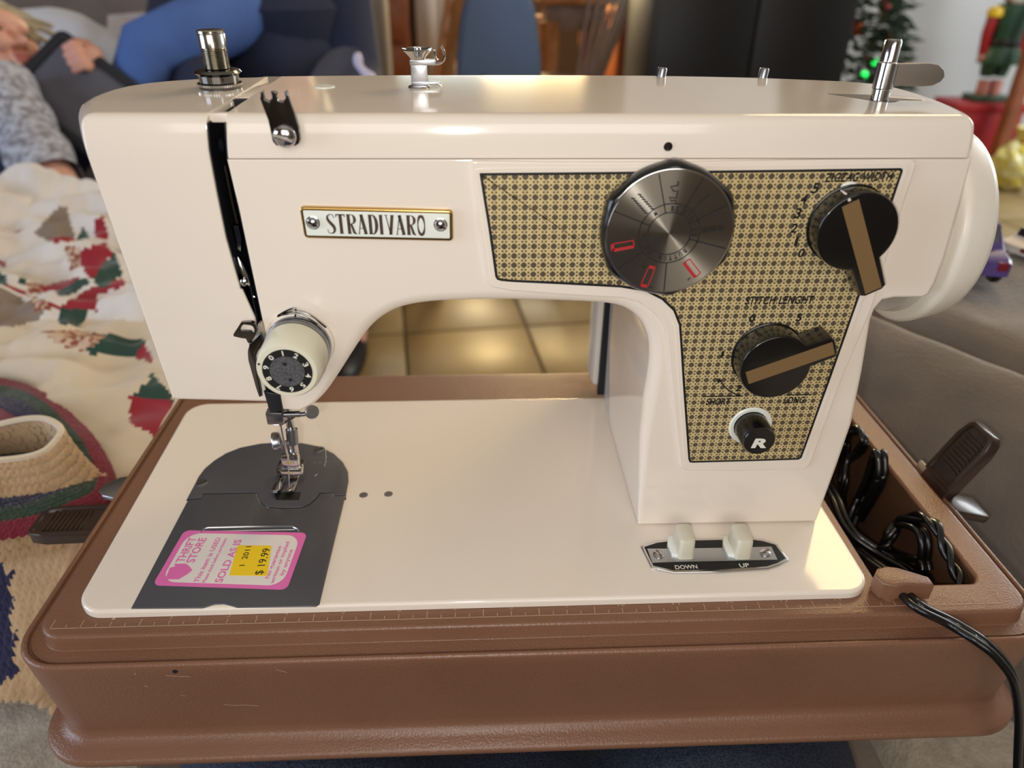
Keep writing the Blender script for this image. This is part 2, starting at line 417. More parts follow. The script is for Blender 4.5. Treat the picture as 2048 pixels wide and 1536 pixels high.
# latches
def latch(name, o, ax, ay, az, L, Wd, label):
    """ax: outwards, ay: across, az: thickness"""
    o, ax, ay, az = Vector(o), Vector(ax).normalized(), Vector(ay).normalized(), Vector(az).normalized()
    T = lambda a, b, c: o+ax*a+ay*b+az*c
    outl = [(0, -Wd/2), (L*.72, -Wd/2), (L*.93, -Wd*.42), (L, -Wd*.30), (L, Wd*.30), (L*.93, Wd*.42), (L*.72, Wd/2), (0, Wd/2)]
    lo = []
    for k, (c, i) in enumerate(((-3.6, 1.2), (-3.2, .2), (2.2, 0), (3.2, .5), (3.4, 1.3), (3.4, 2.6), (2.0, 3.2))):
        lo.append([T(p.x, p.y, c) for p in inset2(outl, [i]*8)])
    lt = obj(name, loft(lo), 'latch_plastic', case, label=label)
    for k in range(9): obj('grip_rib', obox(T(L*.26+k*L*.066, 0, 2.4), ax, ay, az, .5, Wd*.30, .9, .3), 'latch_plastic', lt)
    obj('hinge_block', obox(T(-2, 0, -1), ax, ay, az, 4, Wd*.46, 3.4, .8), 'latch_plastic', lt)
latch('latch', (-16, 85.5, -14), (-1, 0, -.03), (0, 1, 0), (0, 0, 1), 38, 25, 'dark brown ribbed latch lying flat on the left')
obj('latch_keeper', slab([(-18+a*1., b) for a, b in ((7, 104), (0, 104), (-9, 107), (-13, 112), (-12, 118), (-6, 124), (7, 126))], -15, -12.6, .5), 'chrome_worn', case, label='steel latch keeper on the left')
_o = U(1879, 962, x=456); latch('latch', _o, (.42, 0, .91), (0, 1, 0), (-.91, 0, .42), 39, 25, 'dark brown ribbed latch flipped upwards on the right')
obj('latch_keeper', obox(U(1858, 948, x=454.5), (.42, 0, .91), (0, 1, 0), (-.91, 0, .42), 2.2, 11, .9, .6), 'bracket_silver', case, label='pale latch keeper on the right rim')
obj('latch_hook', obox(U(1924, 1014, x=464), (1, 0, -.25), (0, 1, 0), (.25, 0, 1), 11, 9, 2.6, 1.4), 'latch_plastic', case, label='lower hook plate of the right latch')
# machine retaining clip beside the cord compartment
cl = [(372.5, 9.5), (376, 13.8), (381, 15.2), (386, 14.2), (397.5, 7.8), (397.5, 2.6), (384, 3.4), (379, 2.6), (374.5, 4.2)]
obj('retaining_clip', slab(cl, 1.2, 10.5, 1.2), 'case_plastic', case, label='swivelling brown clip that holds the machine bed')
obj('clip_pivot', lathe([(3.4, .0), (3.4, 1.4)], (380, 6, -.1), (0, 0, 1), 16), 'case_plastic', case)

# ================================================================== sewing machine
YF, ZB, ZT = 52.57, 4.35, 206.
machine = thing('sewing_machine', (190, 90, .2), 'cream enamelled zigzag sewing machine with patterned control panel in brown case', 'sewing machine')
def A(*o, **k): return obj(*o, parent=machine, **k)
def XZ(pts, y=YF): return [(lambda q: (q.x, q.z))(U(u, v, y=y)) for u, v in pts]
# bed
bed = [(a+(178-b)*.028*(1-a/373), b) for a, b in rrect(2.6, 373.0, 5.2, 178.2, 13, 10)]
def bedm():
    lo = [[(a, b, .2) for a, b in bed], [(a, b, 2.6) for a, b in bed]]
    for k in range(1, 6):
        t = pi/2*k/5; lo.append([(v.x, v.y, ZB-1.75+1.75*sin(t)) for v in inset2(bed, [1.75*(1-cos(t))]*len(bed))])
    return loft(lo)
A('bed', bedm(), 'enamel', wn=True)
for u, v in ((727, 990), (777, 988)):
    q = U(u, v, z=ZB); A('threaded_hole', cat(lathe([(2.4, 0), (2.2, .18), (1.5, .2)], (q.x, q.y, ZB-.05), (0, 0, 1), 20, True, False), lathe([(1.6, 0), (1.6, .12)], (q.x, q.y, ZB), (0, 0, 1), 20)), 'steel')
# face plate (left), arm and column, top cover
slotL = [(410, 236), (417, 300), (430, 370), (450, 470), (470, 545), (481, 579), (499, 580), (511, 640), (524, 730), (535, 816)]
slotR = [(447, 236), (455, 318), (478, 420), (500, 525), (516, 600), (530, 668), (547, 755), (565, 819)]
SL, SR = XZ(slotL), XZ(slotR)
def xz_at(S, z):
    for (a, b), (c, d) in zip(S, S[1:]):
        if d <= z <= b: return a+(c-a)*(b-z)/(b-d) if b-d > 1e-6 else c
    return S[0][0] if z > S[0][1] else S[-1][0]
TOPZ = [(190.6, 0), (194, .13), (198, .53), (202, 1.2), (203.5, 1.75), (204.8, 2.8), (205.6, 4.2), (206, 6.5)]
def fplan(z):
    d = (205-z)*.066 if z < 205 else 0; xs = xz_at(SL, z)
    return [(45.6+d, 53.6), (46.1+d, 52.8), (46.9+d, YF), (60+d, YF), (78, YF), (xs-.9, YF), (xs-.25, YF+.25), (xs, YF+.9), (xs, 80), (xs, 120), (xs, 150), (86+d*.3, 147.5), (70+d, 145), (58+d, 140.5), (48+d, 135), (40+d, 128), (35+d, 120), (32.6+d, 110), (32+d, 98), (32.4+d, 88), (34.4+d, 77), (39+d, 66), (42.4+d, 59.5)]
fz = [(84.6, 2.), (85.2, .8), (86.6, 0), (110, 0), (125, 0), (136.6, 0)]
zst = XZ([(481, 579)])[0][1]; fz = [q for q in fz if q[0] < zst-2]+[(zst-.05, 0), (zst+.05, 0), (160, 0), (178, 0)]+TOPZ
def fpm():
    lo = []
    for z, d in fz:
        q = fplan(z); xs = xz_at(SL, z); q = [Vector((xs-(xs-a)*(1-d/62), 102-(102-b)*(1-d/49.5))) for a, b in q]
        lo.append([(v.x, v.y, z if z > 87 else z-(v.x-54)*.05) for v in q])
    return loft(lo)
A('face_plate', fpm(), 'enamel', wn=True, angle=45)
arch = [(601, 821), (627, 809), (651, 787), (673, 757), (700, 716), (722, 684), (743, 659), (769, 638), (803, 622), (848, 613), (905, 609), (1000, 607), (1100, 609), (1180, 612), (1229, 617), (1258, 627), (1282, 647), (1297, 675), (1302, 706), (1300, 745), (1291, 800)]
AR = [(a, b, min(6., 1.+k*.85)) for k, (a, b) in enumerate(XZ(arch))]
AR = [(p.x, p.y, p.z) for p in catmull(AR, 4)]
ZS = 190.4
zs = lambda x: ZS
body = [(a, min(b, ZS-.12), .7) for a, b in SR if b < ZS] + AR + [(266.4, 60, 5), (270.6, ZB+.6, 2.2)] + [(363.9, ZB+.6, 1.2), (366.6, 40, 2.5), (367.6, 66, 2.5), (365.2, 95, 2.5), (362.2, 121, 2.5), (362.4, 126, 2.), (364.6, 130, 2), (369, 131, 2), (381.5, 131, 2), (384.2, 132.6, 2), (385.4, 138, 2), (386, 150, 2), (385, 172, 2), (382.6, ZS-.12, .7)]
body = [(SR[1][0]-.2, ZS-.12, .5)] + body
A('arm_body', shell(body, YF, 152, rb=6), 'enamel', wn=True, angle=45)
def cplan(z):
    xs = xz_at(SR, z)
    return [(xs, YF+.7), (xs+.7, YF), (120, YF), (200, YF), (300, YF), (380.4, YF), (381.6, YF+.3), (382.6, YF+1.4), (384.6, 59), (387, 72), (388.6, 90), (388.8, 108), (387.4, 122), (384.6, 131), (378, 137), (370, 141.5), (352, 147), (332, 152.4), (305, 156), (277, 158.6), (240, 159), (202, 158.6), (165, 157), (130, 154.6), (xs, 151)]
def covm():
    lo = []
    for z, d in [(190.55, .5), (190.7, 0)]+TOPZ[1:]:
        q = cplan(z); xs = xz_at(SR, z); q = [Vector((xs+(a-xs)*(1-d/288), 106-(106-b)*(1-d/53.4))) for a, b in q]; lo.append([(v.x, v.y, z) for v in q])
    return loft(lo)
A('top_cover', covm(), 'enamel', wn=True, angle=45)
# column foot behind the front casting, rear cover and filler between face plate and cover
def colm():
    lo = []
    for z, g in ((ZB, 0), (ZB+3, -.6), (40, -1), (126, -1)):
        lo.append([(a, b, z) for a, b in rrect(268.8-g*0+(126-z)*.02, 366+g, YF+4, 176.5+g, 3, 5)])
    return loft(lo)
A('column_side', colm(), 'enamel_grey', angle=45)
A('rear_cover', box(263, 372, 178.5, 206, 12, 190, 4), 'enamel_grey')
A('rear_gap_strip', box(267, 372, 175, 179, 8, 186), 'slot_dark')
A('slot_filler', cat(box(SL[0][0]-3, SR[0][0]+4, 92, 149, 150, ZT-.5, .4), box(80, 118, 112, 148, 90, 180)), 'enamel')
A('slot_shade', cat(box(88, 122, 88, 91.5, 80, 205.3), box(80, 118, 91, 110, 82, 150)), 'slot_dark')  # dark backing sheets standing in for the shade inside the slot
def shade_sheet(S, d): q = [(S[0][0], 203.2)]+[(a, b) for a, b in S if b < ZT-1]; return shell(q+[(a+d, b) for a, b in q[::-1]], YF+.9, YF+34, rf=.05, rb=.02)
A('slot_shade', shade_sheet(SL, .5), 'slot_dark'); A('slot_shade', shade_sheet(SR, -.5), 'slot_dark')  # thin dark sheets along both slot edges, shade put into their colour
# things inside the slot: cream bridge pieces, take-up lever, needle bar housing
b0 = U(436, 235, y=YF+8); A('slot_bridge', box(b0.x-3.2, b0.x+6, YF+5, YF+9, b0.z-1.2, b0.z+2.0, .3), 'enamel')
b0 = U(447, 201, z=ZT-1.5); A('slot_bridge', box(b0.x-4.4, b0.x+5, b0.y-6, b0.y+6, ZT-4.6, ZT-1.2, .4), 'enamel')
def seg3(pts, r, y): return tube([U(u, v, y=y) for u, v in pts], r, 8)
A('take_up_lever', cat(seg3([(449, 330), (463, 400), (474, 446)], 1.0, YF+7), seg3([(470, 448), (476, 472), (478, 500)], [2.6, 2.4, 1.4], YF+9)), 'dark_chrome')
q = U(486, 541, y=YF+4)
A('take_up_eye', cat(lathe([(.4, -6), (1.5, -3), (2.2, 2), (2.4, 6), (1.2, 8)], q, (.16, 0, -1), 14), lathe([(1.6, 0), (1.6, 1), (.7, 1.6)], q+Vector((.5, -2.2, -4)), (0, -1, 0), 12), tube([q+Vector((-1.5, -2, -8)), q+Vector((3.4, -2, -11))], .5, 6)), 'chrome')
A('slot_screw', lathe([(3.2, 0), (3.2, 2), (2, 3.4)], U(434, 290, y=YF+14), (0, -1, 0), 16), 'slot_dark')
# seam screw dot on the cover
q = U(1336, 293, y=YF); A('cover_screw', lathe([(1.7, -.1), (1.7, .25), (.8, .3), (.7, .6), (0.01, .7)], (q.x, YF-.1, q.z), (0, -1, 0), 16), 'dark_chrome')
# handwheel and its hub housing
A('hub_housing', cat(lathe([(15, 363), (17.6, 366), (18.2, 384), (18, 390)], (0, 101, 148.5), (1, 0, 0), 40), lathe([(38, 383.8), (42, 385), (42.6, 390), (42, 392)], (0, 102, 148.6), (1, 0, 0), 56), box(364, 386, 64, 140, 127, 150, 4)), 'enamel_grey')
A('handwheel', lathe([(20, 390), (41, 390.6), (45.6, 391.6), (47, 393.4), (46.8, 396), (44.4, 406), (43, 408.8), (40, 410), (30, 410), (16, 407)], (0, 101.3, 148.4), (1, 0, 0), 72), 'wheel_plastic', angle=50)
A('stop_motion_knob', lathe([(15, 406), (15, 416), (13, 418)], (0, 101.3, 148.4), (1, 0, 0), 28), 'chrome')
# name badge
def Fp(a, y): return lambda p, q: Vector((p, y, q))
bq = [(122.0, 172.9), (122.3, 160.3), (180.6, 158.7), (180.8, 171.2)]
def rpoly(p, r, n=4):
    out = []
    N = len(p)
    for i in range(N):
        a, b, c = Vector(p[i-1]), Vector(p[i]), Vector(p[(i+1) % N]); d1, d2 = (a-b).normalized(), (c-b).normalized()
        for k in range(n+1):
            t = k/n; out.append(tuple((b+d1*r)*(1-t)**2 + b*2*t*(1-t) + (b+d2*r)*t*t))
    return out
badge = A('name_badge', shell([(a, b) for a, b in rpoly(bq, 1.8)], YF-2.2, YF, rf=.7, rb=.05), 'gold_trim')
obj('badge_face', shell([tuple(v) for v in inset2(rpoly(bq, 1.8)[::1] if area2(bq) > 0 else rpoly(bq, 1.8)[::-1], [1.25]*20)], YF-2.45, YF-1.5, rf=.15, rb=.02), 'badge_white', badge)
for u, v in ((626, 445), (881, 449)):
    q = U(u, v, y=YF-2.4); s_ = obj('badge_screw', lathe([(2.7, 0), (2.7, .35), (2.3, .5), (2.2, .9), (1.3, 1.6), (.01, 1.8)], (q.x, YF-2.4, q.z), (0, -1, 0), 24), 'chrome', badge)
    obj('badge_slot', obox((q.x, YF-4.05, q.z), Vector((.85, 0, -.5)), (0, 1, 0), Vector((.5, 0, .85)), 2.0, .35, .26), 'dark_chrome', badge)
# condensed roman capitals drawn stroke by stroke: (points, widths) in a unit-high cell
th, tk = .035, .155
def arc(cx, cy, rx, ry, a0, a1, n=10): return [(cx+rx*cos(rad(a0+(a1-a0)*k/n)), cy+ry*sin(rad(a0+(a1-a0)*k/n))) for k in range(n+1)]
bowl = lambda x, y0, y1, w: [(x, y1-.02)] + arc(x+w*.45, (y0+y1)/2, w*.55, (y1-y0)/2-.02, 85, -85, 8) + [(x, y0+.02)]
def wv(n, a=th, b=tk): return [a+(b-a)*sin(pi*i/(n-1))**1.2 for i in range(n)]
LET = {
 'S': (.40, [(catmull([(.36, .80), (.34, .93), (.22, .985), (.08, .90), (.06, .74), (.17, .56), (.30, .40), (.36, .24), (.31, .08), (.17, .015), (.05, .06), (.02, .22)], 3), None)]),
 'T': (.42, [([(.0, .97), (.42, .97)], .06), ([(.21, 1), (.21, 0)], tk), ([(.02, .99), (.0, .86)], .05), ([(.40, .99), (.42, .86)], .05), ([(.12, .015), (.31, .015)], .03)]),
 'R': (.44, [([(.10, 1), (.10, 0)], tk), (bowl(.1, .50, 1, .30), [th]*2+[.06, .1, .13, .14, .13, .1, .06]+[th]*2), ([(.22, .50), (.34, .06), (.44, .0)], [.10, .13, .06]), ([(.0, .985), (.16, .985)], .03), ([(.02, .015), (.2, .015)], .03)]),
 'A': (.46, [([(.05, 0), (.22, 1)], .045), ([(.21, 1), (.39, 0)], tk), ([(.10, .30), (.32, .30)], .035), ([(.0, .015), (.11, .015)], .03), ([(.28, .015), (.46, .015)], .03)]),
 'D': (.44, [([(.10, 1), (.10, 0)], tk), ([(.1, .98)]+arc(.2, .5, .2, .48, 88, -88, 12)+[(.1, .02)], [th]+wv(13, .05, .16)+[th]), ([(.0, .985), (.16, .985)], .03), ([(.0, .015), (.16, .015)], .03)]),
 'I': (.22, [([(.11, 1), (.11, 0)], tk), ([(.02, .985), (.2, .985)], .03), ([(.02, .015), (.2, .015)], .03)]),
 'V': (.44, [([(.07, 1), (.25, 0)], .05), ([(.38, 1), (.25, 0)], tk*.95), ([(.0, .985), (.15, .985)], .03), ([(.29, .985), (.46, .985)], .03)]),
 'O': (.42, [(arc(.21, .5, .165, .475, 90, -270, 24), None)])}
word = 'STRADIVARO'; gap = .075; tot = sum(LET[c][0]+gap for c in word)-gap
p0, p1 = U(656, 467, y=YF-2.5), U(851, 466, y=YF-2.5); ex = (p1-p0); hgt = 7.9; x = 0; m_ = []
p1 = p0+Vector((38.2, 0, -.9)); ex = p1-p0
for c in word:
    for pts, w in LET[c][1]:
        pts = [Vector((a[0], a[1])) for a in pts]
        if c == 'O': w = [.05+.10*abs(cos(2*pi*i/24))**1.5 for i in range(25)]
        if c == 'S': w = [.035+.12*max(0, sin(pi*min(1, max(0, (i/len(pts)-.2)/.6)))) for i in range(len(pts))]
        m_.append(strip(pts, w, lambda a, b, x=x: p0+ex*((x+a)/tot)+Vector((0, -.08, b*hgt))))
    x += LET[c][0]+gap
obj('badge_lettering', cat(*m_), 'brown_print', badge, smooth=False, recalc=False, label='STRADIVARO in brown condensed capitals')
# control panel: raised bezel, black-bordered cane-print foil
bez = [(940, 324), (944, 360), (956, 455), (968, 545), (974, 564), (986, 573), (1024, 580), (1120, 587), (1244, 594), (1275, 602), (1296, 615), (1318, 635), (1328, 655), (1333, 690), (1338, 740), (1346, 818), (1358, 926), (1363, 934), (1372, 938), (1480, 939), (1604, 935), (1614, 931), (1621, 921), (1680, 760), (1742, 612), (1790, 450), (1829, 332), (1829, 322), (1820, 317), (1650, 318), (1340, 322), (1120, 322), (955, 320), (945, 320)]
fo = [(957, 345), (965, 395), (975, 455), (989, 553), (993, 560), (1002, 563), (1024, 565), (1130, 570), (1241, 576), (1290, 584), (1322, 600), (1345, 622), (1356, 650), (1359, 690), (1364, 768), (1375, 918), (1378, 925), (1385, 926), (1500, 923), (1597, 920), (1604, 916), (1658, 768), (1720, 593), (1765, 465), (1807, 342), (1806, 336), (1800, 334), (1600, 337), (1430, 339), (1200, 342), (962, 344)]
def scale_poly(p, d):
    q = p if area2(p) > 0 else p[::-1]; return [tuple(v) for v in inset2(q, [d]*len(q))]
panel = A('control_panel', shell(XZ(bez), YF-1.5, YF+.2, rf=.9, rb=.02), 'enamel', label='raised cream panel with cane-patterned foil', wn=True)
FO = XZ(fo, PY)
def frame(outer, d, y0, y1):
    a, b = outer if area2(outer) > 0 else outer[::-1], scale_poly(outer, d); n = len(a)
    V = [(p[0], y, p[1]) for y, q in ((y0, a), (y0, b), (y1, b), (y1, a)) for p in q]
    return [Vector(v) for v in V], [(k*n+i, k*n+(i+1) % n, ((k+1) % 4)*n+(i+1) % n, ((k+1) % 4)*n+i) for k in range(4) for i in range(n)]
obj('foil_recess', frame(scale_poly(FO, -1.3), 1.6, YF-1.9, YF-1.2), 'enamel', panel, angle=30)
obj('foil_border', shell(FO, PY-.1, PY+.5, rf=.05, rb=.01), 'black_print', panel, smooth=False)
obj('patterned_foil', shell(scale_poly(FO, 1.35), PY-.18, PY+.3, rf=.02, rb=.01), 'cane_foil', panel, smooth=False, label='woven-cane print foil')
def ptext(s, a, b, h, par, y=PY-.24, m='black_print', **k):
    k['bold'] = .03
    p0, p1 = U(*a, y=y), U(*b, y=y); up = Vector((-(p1-p0).z, 0, (p1-p0).x)); return text(s, p0, p1, h, up, **k)
pr = [ptext('ZIGZAG WIDTH', (1648, 364), (1782, 361), 3.4, panel, shear=.12, spacing=1.15),
      ptext('STITCH LENGHT', (1489, 609), (1624, 607), 3.6, panel, shear=.12, spacing=1.1),
      ptext('SHORT', (1411, 810), (1459, 809), 3.4, panel, shear=.1), ptext('LONG', (1566, 807), (1607, 806), 3.4, panel, shear=.1)]
for s, u, v, h, w in (('5', 1628, 386, 3.9, 14), ('4', 1605, 408, 3.6, 13), ('3', 1593, 436, 3.9, 13), ('2', 1586, 465, 3.6, 13), ('1', 1590, 491, 3.6, 6), ('0', 1600, 514, 3.5, 13), ('0', 1502, 644, 3.4, 12), ('5', 1596, 642, 3.3, 11), ('1', 1443, 715, 3.2, 5), ('2', 1475, 782, 3.0, 11)):
    pr.append(ptext(s, (u-w/2, v), (u+w/2, v), h, panel, shear=.12, bold=.01))
mpP = lambda a, b: U(a, b, y=PY-.24)
for pts, w in (([(1406, 793), (1486, 792)], 2.2), ([(1572, 790), (1624, 789)], 2.2), (catmull([(1441, 762), (1452, 776), (1468, 787), (1482, 792)], 5), 2.6), ([(1434, 757), (1440, 764)], [1, 12]), ([(1452, 668), (1466, 668)], 2)):
    pr.append(strip(pts, w, mpP))
obj('panel_lettering', cat(*pr), 'black_print', panel, smooth=False, recalc=False, label='black dial scales and captions on the foil')
# stitch selector dial
DY = PY-8.5; dc = U(1338, 467, y=DY); R0 = 24.6
def scal(t):
    s = 0
    for a in (-38, 28, 148, 205, 262, 90):
        d = (math.degrees(t)-a+180) % 360-180; s += math.exp(-(d/9.)**2)
    return 1+.045*min(1, s)-.015
dial = A('stitch_selector_dial', lathe([(22, 0), (26.2, .8), (26.8, 2.5), (26.6, 6.5), (25.4, 8.2), (24.6, 8.45)], (dc.x, PY, dc.z), (0, -1, 0), 96, mod=scal), 'black_plastic', angle=60, label='round black-rimmed stitch selector')
obj('dial_rim', lathe([(24.9, 8.2), (25.1, 8.5), (24.7, 8.7), (24.2, 8.6)], (dc.x, PY, dc.z), (0, -1, 0), 96), 'chrome', dial)
df = obj('dial_face', lathe([(R0, 0), (R0-.2, .2), (.01, .2)], (0, 0, 0), (0, -1, 0), 96, True, False), 'brushed_dial', dial, smooth=False)
for v in df.data.vertices: v.co = v.co - (M((0, 0, 0))-base_of(dial))
df.location = M((dc.x, PY-8.55, dc.z)) - base_of(dial)
def Z1(x, y): q = U(1190+x/5.487, 320+y/5.487, y=DY-.36); return q.x-dc.x, q.z-dc.z
mpD = lambda a, b: Vector((dc.x+a, DY-.36, dc.z+b))
pk, rd = [], []
for r in (R0*.345, R0*.485): pk.append(strip([(r*cos(2*pi*k/60), r*sin(2*pi*k/60)) for k in range(61)], .42, mpD))
for a, r0 in ((106, .345), (64, .345), (28, .345), (-15, .345), (-88, .485), (-142, .485), (158, .345)):
    pk.append(strip([(R0*r0*cos(rad(a)), R0*r0*sin(rad(a))), (R0*.98*cos(rad(a)), R0*.98*sin(rad(a)))], .42, mpD))
def around(s, a0, a1, r, h, w=1.0):
    for k, c in enumerate(s):
        if c == ' ': continue
        a = rad(a0+(a1-a0)*k/max(1, len(s)-1)); up = Vector((cos(a), 0, sin(a))); e = Vector((sin(a), 0, -cos(a)))
        o = Vector((dc.x, DY-.36, dc.z))+up*r; ww = h*(.28 if c == 'I' or c == '1' else .62)*w
        pk.append(text(c, o-e*ww/2, o+e*ww/2, h, up, bold=.03))
rt = R0*.37
around('BS', 89, 79, rt, 1.9); around('STR', 58, 36, rt, 1.9); around('SS', 8, -3, rt, 1.9); around('M', 128, 128, rt, 1.9)
around('BUTTON', -45, -104, rt, 1.9); around('HOLER', -133, -176, rt, 1.9)
for k in range(7):
    for d in (-1.6, 1.6):
        a, b = Z1(455+k*23-d*22, 400+k*26+d*14); pk.append(strip([(a-.75, b+.1), (a+.75, b-.25)], .6, mpD))
pk.append(strip([Z1(*p) for p in ((915, 232), (912, 278), (830, 296), (868, 345), (908, 340), (893, 418), (815, 412), (838, 452), (888, 440), (884, 480))], .6, mpD))
for a, b in (((1255, 370), (1232, 400)), ((1222, 408), (1198, 432)), ((1188, 440), (1165, 462)), ((1155, 472), (1125, 505)), ((1105, 528), (1078, 555))): pk.append(strip([Z1(*a), Z1(*b)], .7, mpD))
for k in range(3):
    for j in range(3): pk.append(strip([Z1(1172+k*88, 754-k*12+j*20), Z1(1240+k*88, 744-k*12+j*20)], .5, mpD))
for s, p, q in (('1', (208, 1034), (222, 1020)), ('2', (548, 1196), (560, 1170)), ('3', (1062, 1304), (1042, 1284)), ('4', (612, 1378), (596, 1398))):
    a, b = Z1(*p), Z1(*q); P0, P1 = mpD(*a), mpD(*b); pk.append(text(s, P0, P1, 1.5, Vector((-(P1-P0).z, 0, (P1-P0).x))))
obj('dial_marking', cat(*pk), 'dark_print', dial, smooth=False, recalc=False, label='engraved sectors, stitch symbols and BUTTON HOLER lettering')
for q, thick in ((((192, 922), (422, 882), (428, 950), (194, 994)), (2, 3)), (((592, 1170), (660, 1188), (576, 1388), (502, 1372)), (0, 2)), (((1038, 1086), (1158, 1240), (1100, 1288), (976, 1130)), (2,))):
    c4 = [Z1(*p) for p in q]
    for k in range(4):
        a, b = Vector(c4[k]), Vector(c4[(k+1) % 4]); rd.append(strip([a, b], 1.3 if k in thick else .45, mpD))
obj('buttonhole_mark', cat(*rd), 'red_print', dial, smooth=False, recalc=False, label='red buttonhole symbols')
# zigzag width and stitch length knobs: round cap with a pointer arm and gold stripe
def knob(name, fpx, tip, r, d, label, mark=None, back=None):
    y1 = PY-d; c = U(*fpx, y=y1); t = U(*tip, y=y1); e = Vector((t.x-c.x, 0, t.z-c.z)); L = e.length; e.normalize(); s = Vector((-e.z, 0, e.x))
    hw = r*.36; n = 40; a0 = math.asin(hw/r); o2 = [(r*cos(a0+(2*pi-2*a0)*k/n), r*sin(a0+(2*pi-2*a0)*k/n)) for k in range(n+1)] + [(L*.96, -hw*.92), (L, -hw*.6), (L, hw*.6), (L*.96, hw*.92)]
    out = [(c.x+e.x*a+s.x*b, c.z+e.z*a+s.z*b) for a, b in o2]
    kn = A(name, shell(out, y1, PY-.6, rf=.9, rb=.1), 'black_plastic', angle=50, label=label)
    obj('gold_stripe', obox((c.x+e.x*(L-r*.86)*.5-e.x*.4, y1-.08, c.z+e.z*(L-r*.86)*.5-e.z*.4), e, (0, 1, 0), s, (L+r*.80)/2-.4, .12, hw*.58), 'gold_stripe', kn, smooth=False)
    obj('knob_collar', lathe([(r*1.03, 0), (r*1.03, 1.2), (r*.98, 1.6)], (c.x, PY, c.z), (0, -1, 0), 40), 'black_plastic', kn)
    if mark:
        p, q = U(*mark[0], y=PY-2.5), U(*mark[1], y=y1-.25); obj('pointer_mark', tube([p+Vector((-.3, 0, .7)), (p+q)/2+Vector((-.4, -.5, 1.0)), q+Vector((-.2, 0, .1))], .6, 8), 'white_print', kn)
knob('zigzag_width_knob', (1716, 465), (1748, 586), 15.9, 10.5, 'black zigzag width knob with gold striped pointer', ((1683, 386), (1700, 401)))
knob('stitch_length_knob', (1552, 736), (1673, 694), 15.3, 12.5, 'black stitch length knob with gold striped pointer')
q = U(1692, 381, y=PY-.3); A('limit_stop_button', cat(lathe([(4.2, 0), (4.2, .6), (3.6, .8)], (q.x+1, PY, q.z-.6), (0, -1, 0), 28)), 'badge_white', label='white ring of the small stop button')
A('limit_stop_knob', lathe([(3.2, 0), (3.2, 5), (2.6, 5.6), (.01, 5.7)], (q.x+1.2, PY, q.z-1.4), (0, -1, 0), 24), 'black_plastic')
q = U(1500, 850, y=PY); rb_ = A('reverse_button', lathe([(7.7, 0), (7.6, 12.4), (7.0, 13.3), (.01, 13.4)], (q.x, PY, q.z), (0, -1, 0), 40), 'black_plastic', label='black push button marked R')
obj('button_ring', lathe([(7.9, 0), (10., 0), (10.2, .6), (9.6, 1.1), (8., .9), (7.9, 0)], (q.x, PY, q.z), (0, -1, 0), 40, False, False), 'badge_white', rb_)
yR = PY-13.55; a, b = U(1502, 895, y=yR), U(1533, 895, y=yR); obj('button_letter', text('R', a, b, 4.7, (0, 0, 1), bold=.05, shear=.25), 'white_print', rb_, smooth=False, recalc=False)
# drop-feed switch plate on the bed
sw = [(268.8, 37.0), (277, 40.2), (286, 41.4), (325, 41.0), (331, 39.6), (337.2, 36.4), (339, 25.4), (333, 22.), (327, 19.9), (304, 18.6), (281, 18.9), (271, 22.4)]
swp = A('feed_switch_plate', slab(sw, ZB-.1, ZB+1.4, .5), 'chrome', label='chrome edged black plate with DOWN and UP buttons')
def insl(p, d): q = p if area2(p) > 0 else p[::-1]; return [tuple(v) for v in inset2(q, [d]*len(q))]
obj('plate_enamel', slab(insl(sw, 1.3), ZB+1.3, ZB+1.5, .05), 'black_print', swp)
def bp(u, v, z=ZB+1.6): q = U(u, v, z=z); return q.x, q.y
def z3(x, y): return bp(1260+x/6.4, 1030+y/6.4)
obj('plate_band', slab([z3(218, 432), z3(285, 612), z3(560, 600), z3(1330, 585), z3(1888, 574), z3(1810, 405), z3(1280, 420), z3(530, 432)], ZB+1.4, ZB+1.75, .1), 'chrome_worn', swp)
for x, y, a in ((366, 512, 1.9), (1732, 487, .55)):
    c = Vector((*z3(x, y), ZB+1.7)); s_ = obj('plate_screw', lathe([(2.7, 0), (2.7, .4), (2., 1.1), (.01, 1.4)], c, (0, 0, 1), 24), 'chrome', swp)
    obj('screw_slot', obox(c+Vector((0, 0, 1.2)), (cos(a), sin(a), 0), (-sin(a), cos(a), 0), (0, 0, 1), 2.2, .35, .25), 'dark_chrome', swp)
for nm, bx, tx in (('DOWN', (618, 830), (612, 850)), ('UP', (1345, 1565), (1370, 1600))):
    f0, f1 = Vector((*z3(bx[0], 590), ZB+1.7)), Vector((*z3(bx[1], 590), ZB+1.7)); w = (f1-f0).length; yb = f0.y+1.; zt = ZB+13.2
    x0 = f0.x; lo = []
    for z, g in ((ZB+1.2, -.2), (ZB+9, .2), (zt-1.6, .3), (zt-.5, .7), (zt, 1.9)):
        lo.append([(a, b, z + (max(0, b-yb-6)*.05 if z > ZB+9 else 0)) for a, b in rrect(x0+g, x0+w-g, yb+g, yb+13.5-g, 1.9, 4)])
    btn = obj('switch_button', loft(lo), 'button_cream', swp, label='cream %s button' % nm)
    obj('button_skirt', slab([(x0-2.6, yb+2), (x0-3.2, yb+9), (x0-1.6, yb+14.6), (x0+2, yb+15), (x0+2, yb+.4)], ZB+1.5, ZB+3.6, .5), 'badge_white', swp)
m_ = []
for s, a, b in (('DOWN', (585, 694), (870, 684)), ('UP', (1412, 672), (1534, 664))):
    p0, p1 = Vector((*z3(*a), ZB+1.6)), Vector((*z3(*b), ZB+1.6)); m_.append(text(s, p0, p1, 2.5, (0, 1, 0), bold=.012))
obj('plate_lettering', cat(*m_), 'white_print', swp, smooth=False, recalc=False)
